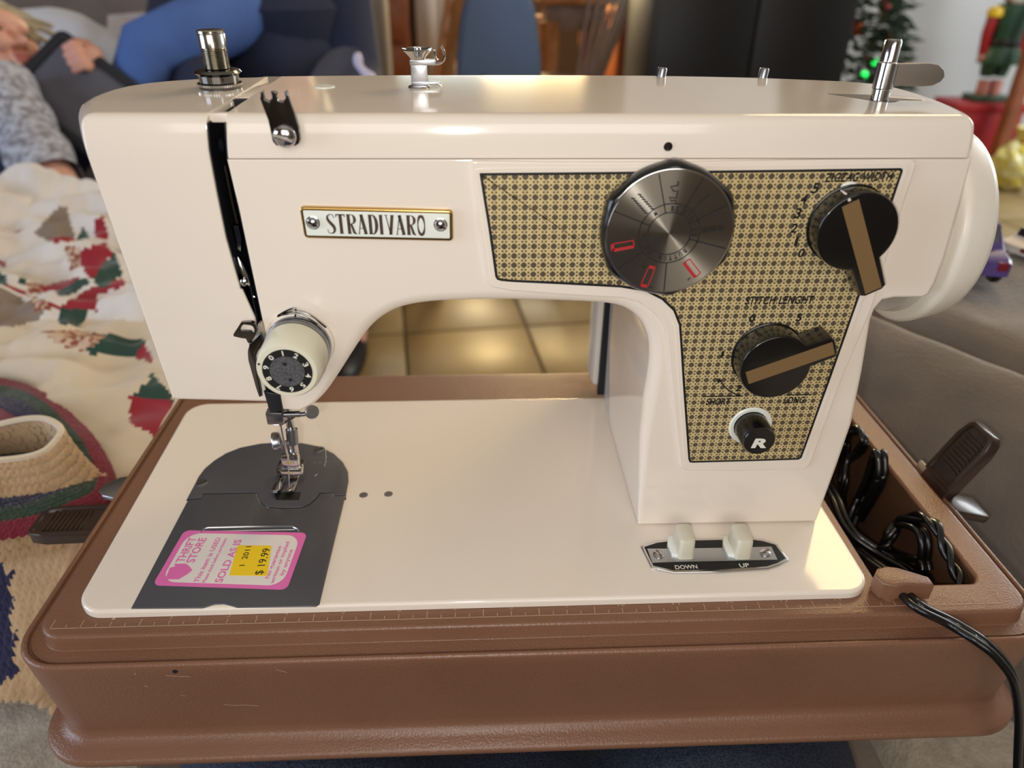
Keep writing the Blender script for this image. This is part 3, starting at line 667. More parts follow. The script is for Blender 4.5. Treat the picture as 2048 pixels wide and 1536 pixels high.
# needle plate and slide plate
zp = ZB+.5
NP = [(397, 953), (409, 937), (428, 921), (452, 906), (480, 895), (520, 887), (565, 884), (605, 886), (640, 893), (668, 907), (686, 924), (696, 943), (697, 962), (694, 978)]
line = [(692, 989), (668, 990), (666, 984), (640, 984), (632, 995), (618, 1008), (600, 1014), (560, 1015), (535, 1013), (520, 1002), (515, 990), (513, 984), (405, 986), (403, 995), (376, 997)]
A('plate_gap', slab([bp(*q_, zp) for q_ in NP+[(692, 989), (692, 998), (620, 1022), (560, 1024), (505, 1000), (400, 1002), (372, 1000)]], ZB-.1, ZB+.06, .02), 'black_print', smooth=False)
npl = A('needle_plate', slab([bp(*p, zp) for p in NP+line], ZB-.1, zp, .25), 'plate_grey', label='grey steel needle plate with rounded back')
SP = [(p[0]+(0.5 if i < 6 else 0), p[1]+2.2) for i, p in enumerate(line)]+[(262, 1216), (405, 1215), (416, 1212), (430, 1208), (447, 1207), (464, 1211), (474, 1214), (560, 1213), (632, 1212), (639, 1207), (655, 1140), (690, 995)]
spl = A('slide_plate', slab([bp(*p, zp) for p in SP], ZB-.1, zp, .35), 'plate_grey', label='grey steel bobbin slide plate')
obj('embossed_frame', cat(*[tube([Vector((*bp(u, v, zp), zp)) for u, v in pts], .5, 6) for pts in ([(402, 1066), (408, 1058), (416, 1055), (500, 1053), (585, 1053), (596, 1058), (598, 1066)],)]), 'chrome_worn', spl)
obj('embossed_line', tube([Vector((*bp(430, 1062, zp), zp)), Vector((*bp(590, 1059, zp), zp))], .2, 6), 'chrome_worn', spl)
for u, v in ((404, 966), (638, 900)):
    c = Vector((*bp(u, v, zp), zp)); obj('plate_screw', cat(lathe([(3.4, -.3), (3.3, .15), (2.4, .3), (.01, .32)], c, (0, 0, 1), 24)), 'steel', npl)
    obj('screw_slot', obox(c+Vector((0, 0, .3)), (.8, .6, 0), (-.6, .8, 0), (0, 0, 1), 2.8, .45, .14), 'black_print', npl)
m_ = [text(t, Vector((*bp(u, v, zp), zp+.05)), Vector((*bp(u+w, v, zp), zp+.05)), 1.8, (0, 1, 0)) for t, u, v, w in (('3', 623, 928, 8), ('5', 636, 927, 8), ('7', 648, 926, 8))]
m_ += [strip([bp(u, v, zp), bp(u+7, v, zp)], .35, lambda a, b: Vector((a, b, zp+.05))) for u, v in ((626, 916), (640, 915), (652, 914), (670, 930), (670, 924))]
obj('plate_engraving', cat(*m_), 'chrome_worn', npl, smooth=False, recalc=False)
obj('needle_slot', slab([bp(u, v, zp+.1) for u, v in ((548, 984), (602, 984), (598, 1000), (552, 1000))], zp, zp+.06, .01), 'black_print', npl, smooth=False)
# thrift-store sticker on the slide plate
FL, BL, BR, FR = (Vector((*bp(u, v, zp), 0)) for u, v in ((305, 1171), (369, 1061), (615, 1066), (574, 1180)))
def st(u, v, h=0): # u: reading direction (front to back), v: 0 right edge .. 1 left edge
    w = 1-v; q = FL*(1-u)*(1-w)+BL*u*(1-w)+BR*u*w+FR*(1-u)*w; return Vector((q.x, q.y, zp+.15+h))
def rr_uv(u0, u1, v0, v1, ru, rv):
    o = []
    for cu, cv, a in ((u1-ru, v1-rv, 0), (u0+ru, v1-rv, 90), (u0+ru, v0+rv, 180), (u1-ru, v0+rv, 270)):
        for k in range(7): t = rad(a+15*k); o.append((cu+ru*cos(t), cv+rv*sin(t)))
    return o
def patch(uv, h): return [st(a, b, h) for a, b in uv], [tuple(range(len(uv)))]
def thick(uv, h0, h1): return loft([[st(a, b, h0) for a, b in uv], [st(a, b, h1) for a, b in uv]])
stk = obj('price_sticker', thick(rr_uv(0, 1, 0, 1, .09, .05), -.1, .06), 'sticker_pink', machine, smooth=False, label='pink and white thrift store sticker on the slide plate')
obj('sticker_panel', thick(rr_uv(.06, .945, .045, .955, .2, .11), .06, .1), 'sticker_white', stk, smooth=False)
ux = (st(1, .5)-st(0, .5)).length
def stt(s, u0, u1, w, hw, bold=.02): 
    a, b = st(u0, 1-w, .14), st(u1, 1-w, .14); return text(s, a, b, hw*62, Vector((-(b-a).y, (b-a).x, 0)), bold=bold)
m_ = [stt('THRIFT', .40, .86, .135, .062), stt('STORE', .40, .86, .215, .062), stt('This item is USED', .07, .87, .325, .036), stt('Please check before purchasing', .07, .86, .378, .026), stt('SOLD AS IS', .08, .84, .50, .056),
      stt('No guarantee', .17, .74, .835, .03), stt('written or implied', .09, .82, .885, .03), stt('by anyone', .23, .68, .935, .03)]
m_.append(patch([(.10, .93), (.30, .945), (.33, .91), (.37, .93), (.38, .84), (.33, .80), (.27, .765), (.20, .785), (.11, .83)], .14))
obj('sticker_lettering', cat(*m_), 'sticker_pink', stk, smooth=False, recalc=False, label='pink THRIFT STORE and SOLD AS IS lettering')
tag = obj('price_tag', thick([(.20, .47), (.73, .51), (.74, .245), (.21, .185)], .1, .2), 'tag_yellow', stk, smooth=False, label='yellow tag priced $ 19.99')
def tgt(s, u0, u1, w, h): a, b = st(u0, 1-w, .24), st(u1, 1-w-.045*(u1-u0)*-1, .24); return text(s, a, b, h, Vector((-(b-a).y, (b-a).x, 0)), bold=.004)
obj('price_lettering', cat(tgt('1  2011', .37, .72, .615, 2.6), tgt('$ 19.99', .23, .69, .775, 3.6)), 'black_print', stk, smooth=False, recalc=False)
# ---- tension dial
q = U(604, 687, y=YF); tc = Vector((113.9, 0, 113.5)); ty = YF-25.5
ten = A('tension_dial', lathe([(11.6, 8.5), (13.2, 9), (13.1, 17), (12.4, 24.2), (11.6, 25.4), (8.9, 25.5), (.01, 25.5)], (tc.x, YF, tc.z), (0, -1, 0), 56), 'cream_knob', label='cream thread tension dial numbered 0 to 9')
for r, h in ((13.6, 3.2), (13.4, 5.4), (13.6, 7.4)):
    obj('tension_disc', lathe([(6, h-1), (r-.4, h-.7), (r, h), (r-.4, h+.7), (6, h+1)], (tc.x, YF, tc.z), (0, -1, 0), 48), 'chrome_worn', ten)
obj('tension_boss', lathe([(14.6, 0), (14.2, 1.4), (12, 2.4)], (tc.x, YF, tc.z), (0, -1, 0), 40), 'enamel', ten)
obj('number_ring', lathe([(9.9, 25.45), (9.8, 25.62), (6.7, 25.66)], (tc.x, YF, tc.z), (0, -1, 0), 56, True, True), 'black_print', ten)
obj('dial_centre', lathe([(6.9, 25.6), (6.8, 25.85), (.01, 25.9)], (tc.x, YF, tc.z), (0, -1, 0), 48), 'dial_grit', ten)
obj('spanner_hole', cat(*[lathe([(.75, 25.9), (.75, 25.98)], (tc.x+dx, YF, tc.z+dz), (0, -1, 0), 12) for dx, dz in ((-.4, 3.6), (.8, -3.7))]), 'black_print', ten)
m_ = []
for k in range(10):
    a = rad(94-36*((k-1) % 10)); up = Vector((cos(a), 0, sin(a))); e = Vector((sin(a), 0, -cos(a))); o = Vector((tc.x, ty-.2, tc.z))+up*7.25; w = .5 if k == 1 else 1.7
    m_.append(text(str(k), o-e*w/2, o+e*w/2, 2.1, up, bold=.02))
obj('dial_number', cat(*m_), 'white_print', ten, smooth=False, recalc=False)
obj('index_dot', lathe([(.5, 25.5), (.5, 25.7)], (tc.x-10.6, YF, tc.z+3.5), (0, -1, 0), 8), 'black_print', ten)
def wire(pts, r, y): return tube(catmull([U(u, v, y=y) for u, v in pts], 6), r, 6)
A('check_spring', cat(wire([(590, 634), (592, 621), (586, 617), (570, 623), (556, 631)], .35, YF-5), wire([(555, 633), (575, 625), (597, 623), (622, 632), (652, 655)], .42, YF-5), wire([(562, 630), (590, 627), (612, 635), (634, 649)], .35, YF-6)), 'dark_chrome', label='thin wire check spring')
# chrome thread guide and presser lever left of the dial
def zz(x, y): return 440+x/7.877, 600+y/7.877
hk = [zz(*p) for p in ((330, 352), (500, 345), (560, 380), (585, 470), (560, 560), (500, 650), (470, 690), (440, 680), (410, 610), (330, 600), (205, 570), (215, 530), (270, 450))]
hi = [zz(*p) for p in ((340, 410), (370, 385), (500, 400), (540, 440), (545, 490), (510, 540), (480, 500), (310, 490))]
yk = YF-4.5
def ringplate(o, i, y0, y1):
    """plate with a cut-out: both outlines resampled to 40 points from the same start angle"""
    def rs(p):
        p = [Vector(x) for x in p]; L = [0]
        for k in range(len(p)): L.append(L[-1]+(p[(k+1) % len(p)]-p[k]).length)
        out = []
        for j in range(40):
            s = L[-1]*j/40; k = max(i for i in range(len(p)) if L[i] <= s+1e-9); out.append(p[k].lerp(p[(k+1) % len(p)], (s-L[k])/(L[k+1]-L[k]+1e-9)))
        return out
    a, b = rs(o), rs(i)
    return loft([[(v.x, y, v.y) for v in q] for q, y in ((a, y0), (b, y0), (b, y1), (a, y1), (a, y0))], False, False)
A('thread_hook', ringplate(XZ(hk, yk), XZ(hi, yk), yk, yk+1.4), 'dark_chrome', label='bent chrome thread hook', angle=30)
lv = XZ([zz(*p) for p in ((455, 680), (500, 670), (590, 560), (640, 520), (700, 690), (600, 800), (560, 900), (580, 1100), (650, 1430), (660, 1520), (615, 1535), (560, 1380), (440, 950), (432, 830))], YF-6)
A('thread_guide_plate', shell(lv, YF-6, YF-4.6, rf=.5, rb=.2), 'dark_chrome', label='long chrome guide plate')
A('guide_bracket', shell(XZ([zz(*p) for p in ((600, 380), (640, 370), (715, 700), (640, 800), (570, 700), (560, 600))], YF-3), YF-3, YF, rf=.4, rb=.1), 'bracket_silver')
A('presser_lever_mount', shell(XZ([(527, 783), (560, 790), (566, 822), (540, 826)], YF-1), YF-1, YF+10, rf=.4), 'needle_bar_black')
# ---- needle bar, clamp, presser bar, foot
def V3(u, v, y): return U(u, v, y=y)
yn = 66.
A('needle_bar', cat(tube([V3(553, 795, yn+2), V3(558, 822, yn+2)], 3.2, 16)), 'needle_bar_black')
A('needle_bar_edge', tube([V3(557, 788, yn-4), V3(566, 820, yn-4)], .7, 8), 'chrome')
nc = A('needle_clamp', cat(obox(V3(553, 829, yn), (1, 0, 0), (0, 1, 0), (0, 0, 1), 4.0, 4, 3.4, .8), tube([V3(565, 829, yn-1), V3(600, 828, yn-1)], 1.5, 12), tube([V3(596, 829, yn-1), V3(611, 828, yn-1)], 1.1, 12)), 'steel', label='needle clamp block')
obj('clamp_screw', cat(lathe([(2.9, -.95), (3.3, -.7), (3.3, .7), (2.9, .95)], V3(624, 824, yn-1), (.45, -.8, .35), 28)), 'chrome_worn', nc, angle=20, label='thumb screw of the needle clamp')
obj('thread_loop', tube(catmull([V3(*p, yn-2) for p in ((543, 836), (541, 844), (548, 849), (562, 849), (576, 841), (590, 833))], 5), .5, 6), 'chrome', nc)
A('needle', tube([V3(561, 848, yn-1), V3(567, 880, yn-1), V3(576, 912, yn-1), V3(579, 975, yn-1)], [.55, .55, .45, .2], 8), 'chrome')
yp = 79.
A('presser_bar', cat(tube([V3(572, 800, yp+4), V3(578, 836, yp+4), V3(583, 862, yp+2)], 2.1, 14), tube([V3(583, 858, yp+2), V3(586, 888, yp)], 2.9, 14), tube([V3(585, 885, yp), V3(591, 918, yp-1)], 2.3, 14)), 'chrome')
A('presser_bar_sleeve', tube([V3(583, 858, yp+1), V3(586, 888, yp-1)], 3.0, 16), 'steel')
A('foot_screw', cat(lathe([(3, -3), (4.6, -2.4), (5., -1), (5., 1), (4.4, 1.6)], V3(551, 884, yp-4), (-1, -.25, 0), 20), tube([V3(556, 885, yp-4), V3(582, 886, yp-2)], 1.3, 10)), 'chrome_worn', label='knurled presser foot screw')
ft = [V3(u, v, yp-3) for u, v in ((582, 922),)][0]
pf = A('presser_foot', cat(obox(ft+Vector((0, 0, .5)), (1, 0, 0), (0, 1, 0), (0, 0, 1), 4.4, 2.2, 3.6, .8), obox(ft+Vector((0, -.5, -5.5)), (1, 0, 0), (0, 1, 0), (0, 0, 1), 5.6, 2.6, 2.2, 1.)), 'chrome', label='hinged chrome presser foot')
g0 = U(581, 940, z=ZB+5.5)
obj('foot_hinge', cat(tube([g0+Vector((-6.2, 0, 1)), g0+Vector((6.2, 0, 1))], 1.5, 12), *[obox(g0+Vector((sx*5.6, 1.5, .6)), (1, 0, 0), (0, 1, 0), (0, 0, 1), 1.2, 4.2, 2.3, .5) for sx in (-1, 1)]), 'dark_chrome', pf)
e0, e1 = U(578, 950, z=ZB+3), U(566, 990, z=ZB+2.2)
for sx in (-1, 1):
    toe = [(sx*1.2, 6), (sx*1.0, -2), (sx*.9, -9), (sx*2.2, -12.4), (sx*4.2, -12.8), (sx*6., -11.2), (sx*6.2, -4), (sx*6, 6)]
    pts = [(g0.x-1.6+a, g0.y-4+b) for a, b in toe]; V, F = slab(pts, ZB+1.1, ZB+2.8, .4)
    V = [Vector((v[0], v[1], v[2]+max(0, (g0.y-13-v[1]))*.55)) for v in V]; obj('foot_toe', (V, F), 'chrome', pf)
A('thread', tube(catmull([V3(632, 842, 90), V3(645, 868, 92), V3(651, 895, 94), U(650, 930, z=ZB+1.2), U(630, 952, z=ZB+.9)], 6), .16, 5), 'thread_white', label='loose white thread')
# ---- fittings on top
gp = [(520, 186), (519, 196), (526, 215), (536, 240), (542, 268), (545, 283), (552, 291), (560, 293), (590, 292), (597, 288), (600, 279), (597, 255), (588, 225), (578, 194), (573, 180)]
top_cut = [(568, 184), (570, 196), (566, 203), (558, 201), (553, 192), (555, 186), (549, 182), (541, 183), (543, 196), (538, 203), (530, 199), (527, 188), (527, 181)]
tg = A('pretension_guide', shell(XZ(gp+top_cut, YF-4), YF-4, YF-2.6, rf=.35, rb=.2), 'dark_chrome', label='dark chrome guide plate with two hooked slots')
q = U(570, 272, y=YF-4); obj('guide_screw', lathe([(4.2, -1.6), (4.2, .6), (3.6, 1.4), (2., 2.2), (.01, 2.4)], (q.x, YF-4, q.z), (0, -1, 0), 28), 'chrome', tg)
obj('guide_slot', obox((q.x-.3, YF-6.4, q.z-.2), (.94, 0, -.33), (0, 1, 0), (.33, 0, .94), 3.6, .3, .45), 'bracket_silver', tg)
obj('guide_foot', shell(XZ([(548, 262), (594, 262), (592, 288), (553, 289)], YF-2.6), YF-2.6, YF+.3, rf=.2), 'dark_chrome', tg)
o = Vector((80.6, 112, ZT))
sz = lambda pr, k, kr=.78: [(r*kr, h*k) for r, h in pr]
prg = A('presser_regulator', lathe(sz([(11, -.2), (11.2, 1.6), (11.8, 3.6), (10.4, 4.4), (10.6, 8.6), (12.4, 10.4), (11.4, 12), (7.6, 12.6)], .62), o, (0, 0, 1), 48), 'dark_chrome', label='chrome pressure regulator with threaded post')
prof2 = [(6.6, 12)]
for k in range(12): prof2 += [(6.9, 13.2+k*1.25), (5.9, 13.85+k*1.25)]
prof2 += [(6.9, 28.6), (6.9, 37.6), (6.7, 38), (7.3, 38.6), (7.3, 40), (6.6, 40.6), (.01, 40.2)]
obj('regulator_post', lathe(sz(prof2, .56), o, (0, 0, 1), 40), 'steel_post', prg)
obj('regulator_knurl', lathe([(9., 1.2), (9.2, 2.2)], o, (0, 0, 1), 120, mod=lambda t: 1+.015*cos(60*t)), 'chrome', prg)
o = Vector((165.5, 116, ZT))
squash = lambda vf, k=.66: ([o+(Vector(v)-o)*k for v in vf[0]], vf[1])
tgd = A('thread_post', squash(lathe([(7.5, -.1), (6.8, .9), (4, 1.4)], o, (0, 0, 1), 28)), 'chrome', label='chrome post with disc and hooks on top cover')
obj('post_bracket', squash(cat(box(o.x-5, o.x+6, o.y-1, o.y+1, ZT+1, ZT+17, .3), box(o.x-5, o.x+14, o.y-1.6, o.y+1.6, ZT+1.4, ZT+3.6, .5), box(o.x-5.5, o.x+12, o.y-1.6, o.y+1.6, ZT+13.5, ZT+17.2, .6))), 'chrome_worn', tgd)
obj('post_disc', squash(lathe([(4.6, 17), (5.4, 18.4), (7.4, 20.4), (10., 22.8), (9.6, 23.8), (5, 22.6), (2.6, 22.8), (2.2, 24.2), (.01, 24.4)], o, (0, 0, 1), 36)), 'chrome', tgd)
obj('post_hook', squash(cat(tube(catmull([o+Vector(p) for p in ((10, 0, 14), (15, 0, 15), (17.4, 0, 18), (17, 0, 22.5), (15.6, 0, 25), (16.4, 0, 25.6))], 5), .8, 8), tube(catmull([o+Vector(p) for p in ((13, 0, 16.5), (11.4, 0, 18.5), (11.2, 0, 22.6))], 4), .75, 8), tube([o+Vector(p) for p in ((12, -.6, 2.6), (14.6, -1.6, 1.6), (15, -1.8, .8))], .8, 8))), 'chrome', tgd)
for u, v in ((1321, 150), (1524, 150)):
    q = U(u, v, y=151); A('spool_pin_socket', lathe([(2.3, -4), (2.3, 5), (2.0, 5.6), (.9, 5.7), (.8, 4.6)], (q.x, 150, ZT-1.6), (.12, .1, 1), 18), 'chrome_worn', label='short chrome spool pin socket')
q = Vector((124.2, 116, ZT)); A('plug', lathe([(4.6, -.2), (4.5, .35), (.01, .45)], q, (0, 0, 1), 28), 'badge_white', label='flat white plug in the top')
# bobbin winder with its slot
o = Vector((359, 88, ZT))
q4 = [(-16, 14), (-9, 5), (-3, -4), (1, -6), (5, -5), (9, -1), (18, -1), (17, 3), (8, 7), (0, 12)]
A('winder_slot', slab([(o.x+a, o.y+b) for a, b in q4], ZT-.2, ZT+.12, .05), 'slot_dark', smooth=False)
A('winder_slot_lip', slab([(o.x+a, o.y+b) for a, b in ((6, 4), (19, -1), (18, 3), (10, 9), (4, 11))], ZT-.1, ZT+.5, .2), 'enamel')
wd = A('bobbin_winder', lathe(sz([(4.6, -1), (4.6, 6), (4.3, 6.4), (5.2, 7), (5.2, 22.4), (4.2, 23.4), (4.2, 35.6), (3.6, 37), (.01, 37.2)], .62), o, (.05, .1, 1), 32), 'chrome', label='chrome bobbin winder spindle')
wl = [(2, 5.4), (18, 5), (22, 5.4), (25, 7), (26, 9), (25, 11.4), (22, 13.4), (18, 14), (2, 13.9)]
obj('winder_lever', shell([(o.x+a, o.z+b) for a, b in wl], o.y+1, o.y+2.4, rf=.4, rb=.3), 'lever_steel', wd, label='flat rounded winder lever')

# ================================================================== power cords
def cordpair(name, pts, r, n, label, group=None, twist=0., wid=1.0, m='rubber_black'):
    c = catmull(pts, n); q = [[], []]; t0 = None
    for i, p in enumerate(c):
        t = (c[min(i+1, len(c)-1)]-c[max(i-1, 0)]).normalized(); s = t.cross(Vector((0, 0, 1))); s = s.normalized() if s.length > .1 else Vector((1, 0, 0)); b = t.cross(s)
        a = twist*i; d = s*cos(a)+b*sin(a)
        q[0].append(p+d*r*.92*wid); q[1].append(p-d*r*.92*wid)
    root = thing(name, c[0], label, 'cord', group)
    for k in (0, 1): obj('conductor', tube(q[k], r, 10), m, root)
    return root
zc = -22
def CP(l):
    out = []
    for u, v, z in l:
        q = U(u, v, z=z)
        if q.x > 425.5 and z < 0: q = U(u, v, x=425.5)
        out.append(q)
    return out
cordpair('power_cord', CP([(1690, 1085, -40), (1740, 1120, -26), (1778, 1148, -12), (1800, 1178, 1.5), (1812, 1190, 3.2), (1840, 1215, 3.8)])+[U(1900, 1245, y=-9), U(1960, 1282, y=-19), U(2000, 1318, y=-24), U(2027, 1360, y=-28), U(2038, 1420, y=-32), U(2040, 1480, y=-36), U(2038, 1560, y=-42)], 1.9, 8,
         'black twin power cord running out under the clip and over the front edge')
cordpair('power_cord', CP([(1655, 970, -30), (1672, 1000, -26), (1700, 1060, -30), (1760, 1105, -34), (1820, 1140, -38), (1835, 1160, -42), (1850, 1100, -30), (1840, 1060, -22), (1800, 1050, -22), (1778, 1075, -26), (1776, 1100, -34), (1810, 1115, -40), (1845, 1120, -44), (1852, 1140, -48)]), 2.0, 7,
         'black cord lying in a ring loop in the compartment beside the clip', twist=.0)
cordpair('power_cord', CP([(1700, 1065, -44), (1740, 1100, -40), (1772, 1085, -28), (1800, 1040, -20), (1840, 1034, -20), (1868, 1048, -24), (1884, 1080, -30), (1896, 1110, -36), (1910, 1140, -42), (1920, 1165, -46), (1928, 1190, -50)]), 1.7, 9,
         'twisted thin black cord hanging down the right of the compartment', twist=.22)
cordpair('power_cord', CP([(1676, 1010, -44), (1690, 960, -26), (1694, 925, -18), (1716, 905, -14), (1728, 882, -14), (1720, 862, -14), (1704, 862, -16), (1694, 880, -22), (1688, 930, -34), (1684, 980, -40), (1690, 1040, -46)]), 1.8, 7,
         'black cord looped into a narrow eye at the rear of the compartment', twist=.12)
cordpair('power_cord', CP([(1700, 1050, -46), (1716, 1010, -36), (1738, 960, -24), (1750, 920, -14), (1757, 904, -13), (1763, 918, -18), (1760, 960, -28), (1740, 1000, -38), (1716, 1040, -46)]), 2.1, 8,
         'doubled black cord bent back in a tight hairpin at the middle of the compartment')
# ================================================================== seat, throws and quilt around the case
def S_(name, vf, m, **k): return obj(name, vf, m, kind='structure', **k)
def nz(x, y, s=1., o=0.): return noise.noise(Vector((x/s+o, y/s-o, o*.7)))
sofa = thing('sofa', (230, 0, -330), 'beige plush sofa seat spreading under the case and denim lap', 'sofa')
def seatz(x, y):
    k = max(0, min(1, (x+30)/30))*max(0, min(1, (455-x)/30)); k = k*k*(3-2*k); return -172 - 86*k + 9*nz(x, y, 130, 3) + 4*nz(x, y, 40, 8)
obj('seat_cover', grid(lambda a, b: Vector((-900+2100*a, -520+720*b, seatz(-900+2100*a, -520+720*b) - (60*max(0, (b-.9)/.1)**2))), 120, 50), 'plush_beige', sofa)
obj('seat_base', box(-890, 1190, -510, 190, -440, -190, 12), 'plush_grey', sofa)
# grey plush section on the right, its rolled edge running towards the viewer
E0, E1 = U(1640, 590, z=4), U(2230, 835, z=4); ed = (E1-E0); ed.z = 0; en = Vector((ed.y, -ed.x, 0)).normalized()
if en.y > 0: en = -en
plush = thing('chaise_sofa', E0.lerp(E1, .5)-en*300+Vector((0, 0, -450)), 'grey brown plush sofa section to the right of the sewing machine case', 'sofa')
pf_ = [(-900, 0), (-600, 8), (-300, 10), (-120, 8), (-60, 7), (-34, 5), (-22, 0), (-14, -13), (-8, -14), (0, -3), (10, 1), (30, -5), (52, -22), (70, -46), (84, -80), (96, -120), (104, -160), (104, -196), (92, -214), (60, -230)]
def chaise(a, b):
    k = b*(len(pf_)-1); i = min(int(k), len(pf_)-2); t = k-i; o, h = pf_[i][0]*(1-t)+pf_[i+1][0]*t, pf_[i][1]*(1-t)+pf_[i+1][1]*t
    p = E0.lerp(E1, .12+1.28*a)+en*o; return Vector((p.x, p.y, 8+h+6*nz(p.x, p.y, 90, 2)+3*nz(p.x, p.y+h, 35, 5)))
obj('seat_cover', grid(chaise, 70, 54), 'plush_grey', plush)
c0 = E0.lerp(E1, .62)-en*440; obj('seat_base', obox((c0.x, c0.y, -330), ed.normalized(), en, (0, 0, 1), 470, 420, 110, 10), 'plush_grey', plush)
# patchwork quilt
def q6(x, y): return (x/2.844, 360+y/2.844)
RED = [[(450, 400), (600, 350), (640, 420), (560, 520), (520, 580), (450, 470)], [(540, 230), (590, 205), (620, 340), (540, 330)], [(230, 610), (440, 550), (520, 570), (330, 630), (240, 640)], [(240, 700), (360, 710), (470, 640), (550, 600), (700, 560), (720, 600), (560, 650), (550, 750), (480, 740), (400, 730), (300, 735)],
       [(740, 1220), (990, 1250), (880, 1460), (735, 1375)], [(760, 1010), (820, 930), (880, 1040)], [(0, 570), (150, 640), (160, 665), (110, 640), (0, 590)], [(-20, 445), (30, 470), (40, 500), (-20, 480)], [(70, 290), (140, 275), (100, 300)], [(280, 330), (400, 320), (430, 345), (290, 355)]]
GRN = [[(525, 560), (650, 410), (700, 540), (600, 610), (560, 610)], [(320, 640), (470, 550), (520, 580), (430, 640), (340, 665)], [(340, 730), (510, 740), (450, 835), (315, 810)], [(490, 970), (610, 870), (830, 910), (760, 1010), (520, 990)], [(770, 1220), (870, 1100), (1000, 1260), (740, 1222)], [(470, 260), (510, 330), (430, 345)], [(-20, 520), (30, 540), (40, 600), (-20, 590)], [(100, 560), (150, 570), (120, 610)]]
FLO = [[(370, 370), (450, 380), (460, 480), (400, 510)], [(220, 860), (440, 850), (600, 880), (520, 970), (400, 960)], [(150, 580), (260, 590), (240, 640), (160, 650)], [(480, 660), (550, 650), (545, 740), (500, 735)], [(160, 660), (250, 680), (300, 735), (200, 740)]]
TAU = [[(-60, 590), (220, 720), (250, 760), (200, 810), (-60, 850)], [(190, 300), (340, 150), (380, 160), (430, 330), (280, 350)]]
PAT = [[[q6(*p) for p in pl] for pl in s] for s in (RED, GRN, FLO, TAU)]
QX0, QX1, QY0, QY1 = -980, -6, 165, 760
def quilt(a, b):
    x, y = QX0+(QX1-QX0)*a, QY0+(QY1-QY0)*b; far = max(0, min(1, (y-170)/250))
    left = max(0, min(1, (-x-20)/120))
    z = -52 - 20*(1-far) + far*(26*nz(x, y, 120, 4) + 20*nz(x, y*1.8, 55, 9) + 9*abs(nz(x*1.4, y, 34, 2)) + 8*(1-abs(nz(x*.5+y*.3, y*1.5, 50, 7))*2)) + 5*nz(x, y, 60, 1)
    if x > -45: z = min(z, -52-20*(1-far)-.9*(x+45)*(1 if y < 330 else .4))
    z += max(0, (y-560)/200)**2*40
    return Vector((x, y, z))
qv = grid(quilt, 300, 200); idx = []
for f in qv[1]:
    c = sum((qv[0][i] for i in f), Vector())/4; u, v = P(c); k = 0 if v < 640 else 1
    for j, s in enumerate(PAT):
        if k < 2 or j < 2:
            if any(inpoly(u, v, pl) for pl in s): k = 2+j
    # patches outside the view carry on as plain blocks
    if u < -30: k = (2 if (int(c.x/70)+int(c.y/80)) % 5 == 0 else 3 if (int(c.x/70)+2*int(c.y/80)) % 7 == 0 else k)
    idx.append(k)
ql = thing('patchwork_quilt', (-430, 400, -175), 'rumpled white quilt with red and green patches left of the machine', 'quilt')
qo = obj('quilt_top', qv, 'quilt_white', ql, mats=['quilt_white', 'quilt_cream', 'quilt_red', 'quilt_green', 'quilt_floral', 'quilt_taupe'], idx=idx, angle=60)
obj('quilt_padding', box(-960, -60, 260, 740, -160, -104, 20), 'quilt_cream', ql)
# knitted pieces: every stitch a small pair of slanted loops
OCT = [(1, 0, 0), (.45, .8, 0), (.45, 0, .8), (.45, -.8, 0), (-.45, .8, 0), (-.45, 0, .8), (-.45, -.8, 0), (-1, 0, 0)]
OF = [(0, 1, 2), (0, 2, 3), (1, 4, 5, 2), (2, 5, 6, 3), (4, 7, 5), (5, 7, 6), (0, 3, 1), (1, 3, 6, 4), (7, 4, 6)]
def stitches(surf, nu, nv, L, w, pick, jitter=.25, slant=.55, skip=None, face=False):
    V, F, I = [], [], []; e = 1e-3
    for j in range(nv):
        for i in range(nu):
            a, b = (i+.5)/nu, (j+.5)/nv
            if skip and skip(a, b): continue
            p = Vector(surf(a, b)); du = (Vector(surf(a+e, b))-p).normalized(); dv = (Vector(surf(a, b+e))-p).normalized(); n = du.cross(dv).normalized(); n = -n if (inward := n.dot(CAM-p) < 0) and face else n; dv = n.cross(du)
            for s in (-1, 1):
                ax = (dv + du*s*slant*(1+random.uniform(-jitter, jitter))).normalized(); ay = n.cross(ax); c = p+du*s*w*.55+n*(w*.25+random.uniform(-.2, .2)*w); k = len(V)
                V += [c+ax*(x*L)+ay*(y*w)+n*(z*w) for x, y, z in OCT]; F += [tuple(q+k for q in f) for f in OF]; I += [pick(p)]*len(OF)
    return (V, F), I
# striped round afghan
AC = Vector((-128, 118, -40)); 
zA = -46
AO = catmull([U(u, v, z=zA) for u, v in ((0, 742), (80, 768), (150, 825), (200, 888), (222, 945), (214, 985), (176, 1008), (60, 1050), (-160, 1060), (-330, 960), (-280, 820), (-130, 748))], 8, True)
AC = U(-40, 930, z=zA)
def afg(a, b):
    k = (a % 1)*len(AO); i = int(k) % len(AO); q = AO[i].lerp(AO[(i+1) % len(AO)], k-int(k)); q = AC.lerp(q, .02+.98*b)
    return Vector((q.x, q.y, zA-9*(b**5)+4*nz(q.x, q.y, 50, 6)))
afghan = thing('striped_afghan', (AC.x, AC.y, zA-20), 'round crocheted afghan in wine, green and navy rings on the quilt', 'blanket')
names = ['yarn_wine', 'yarn_green', 'yarn_navy']
def band(r): return 0 if r > .87 else 1 if r > .72 else 2 if r > .56 else 0 if r > .4 else 1
gv = grid(afg, 96, 28); obj('afghan_ground', gv, 'yarn_wine', afghan, mats=names, idx=[band((k//96+.5)/28) for k in range(96*28)])
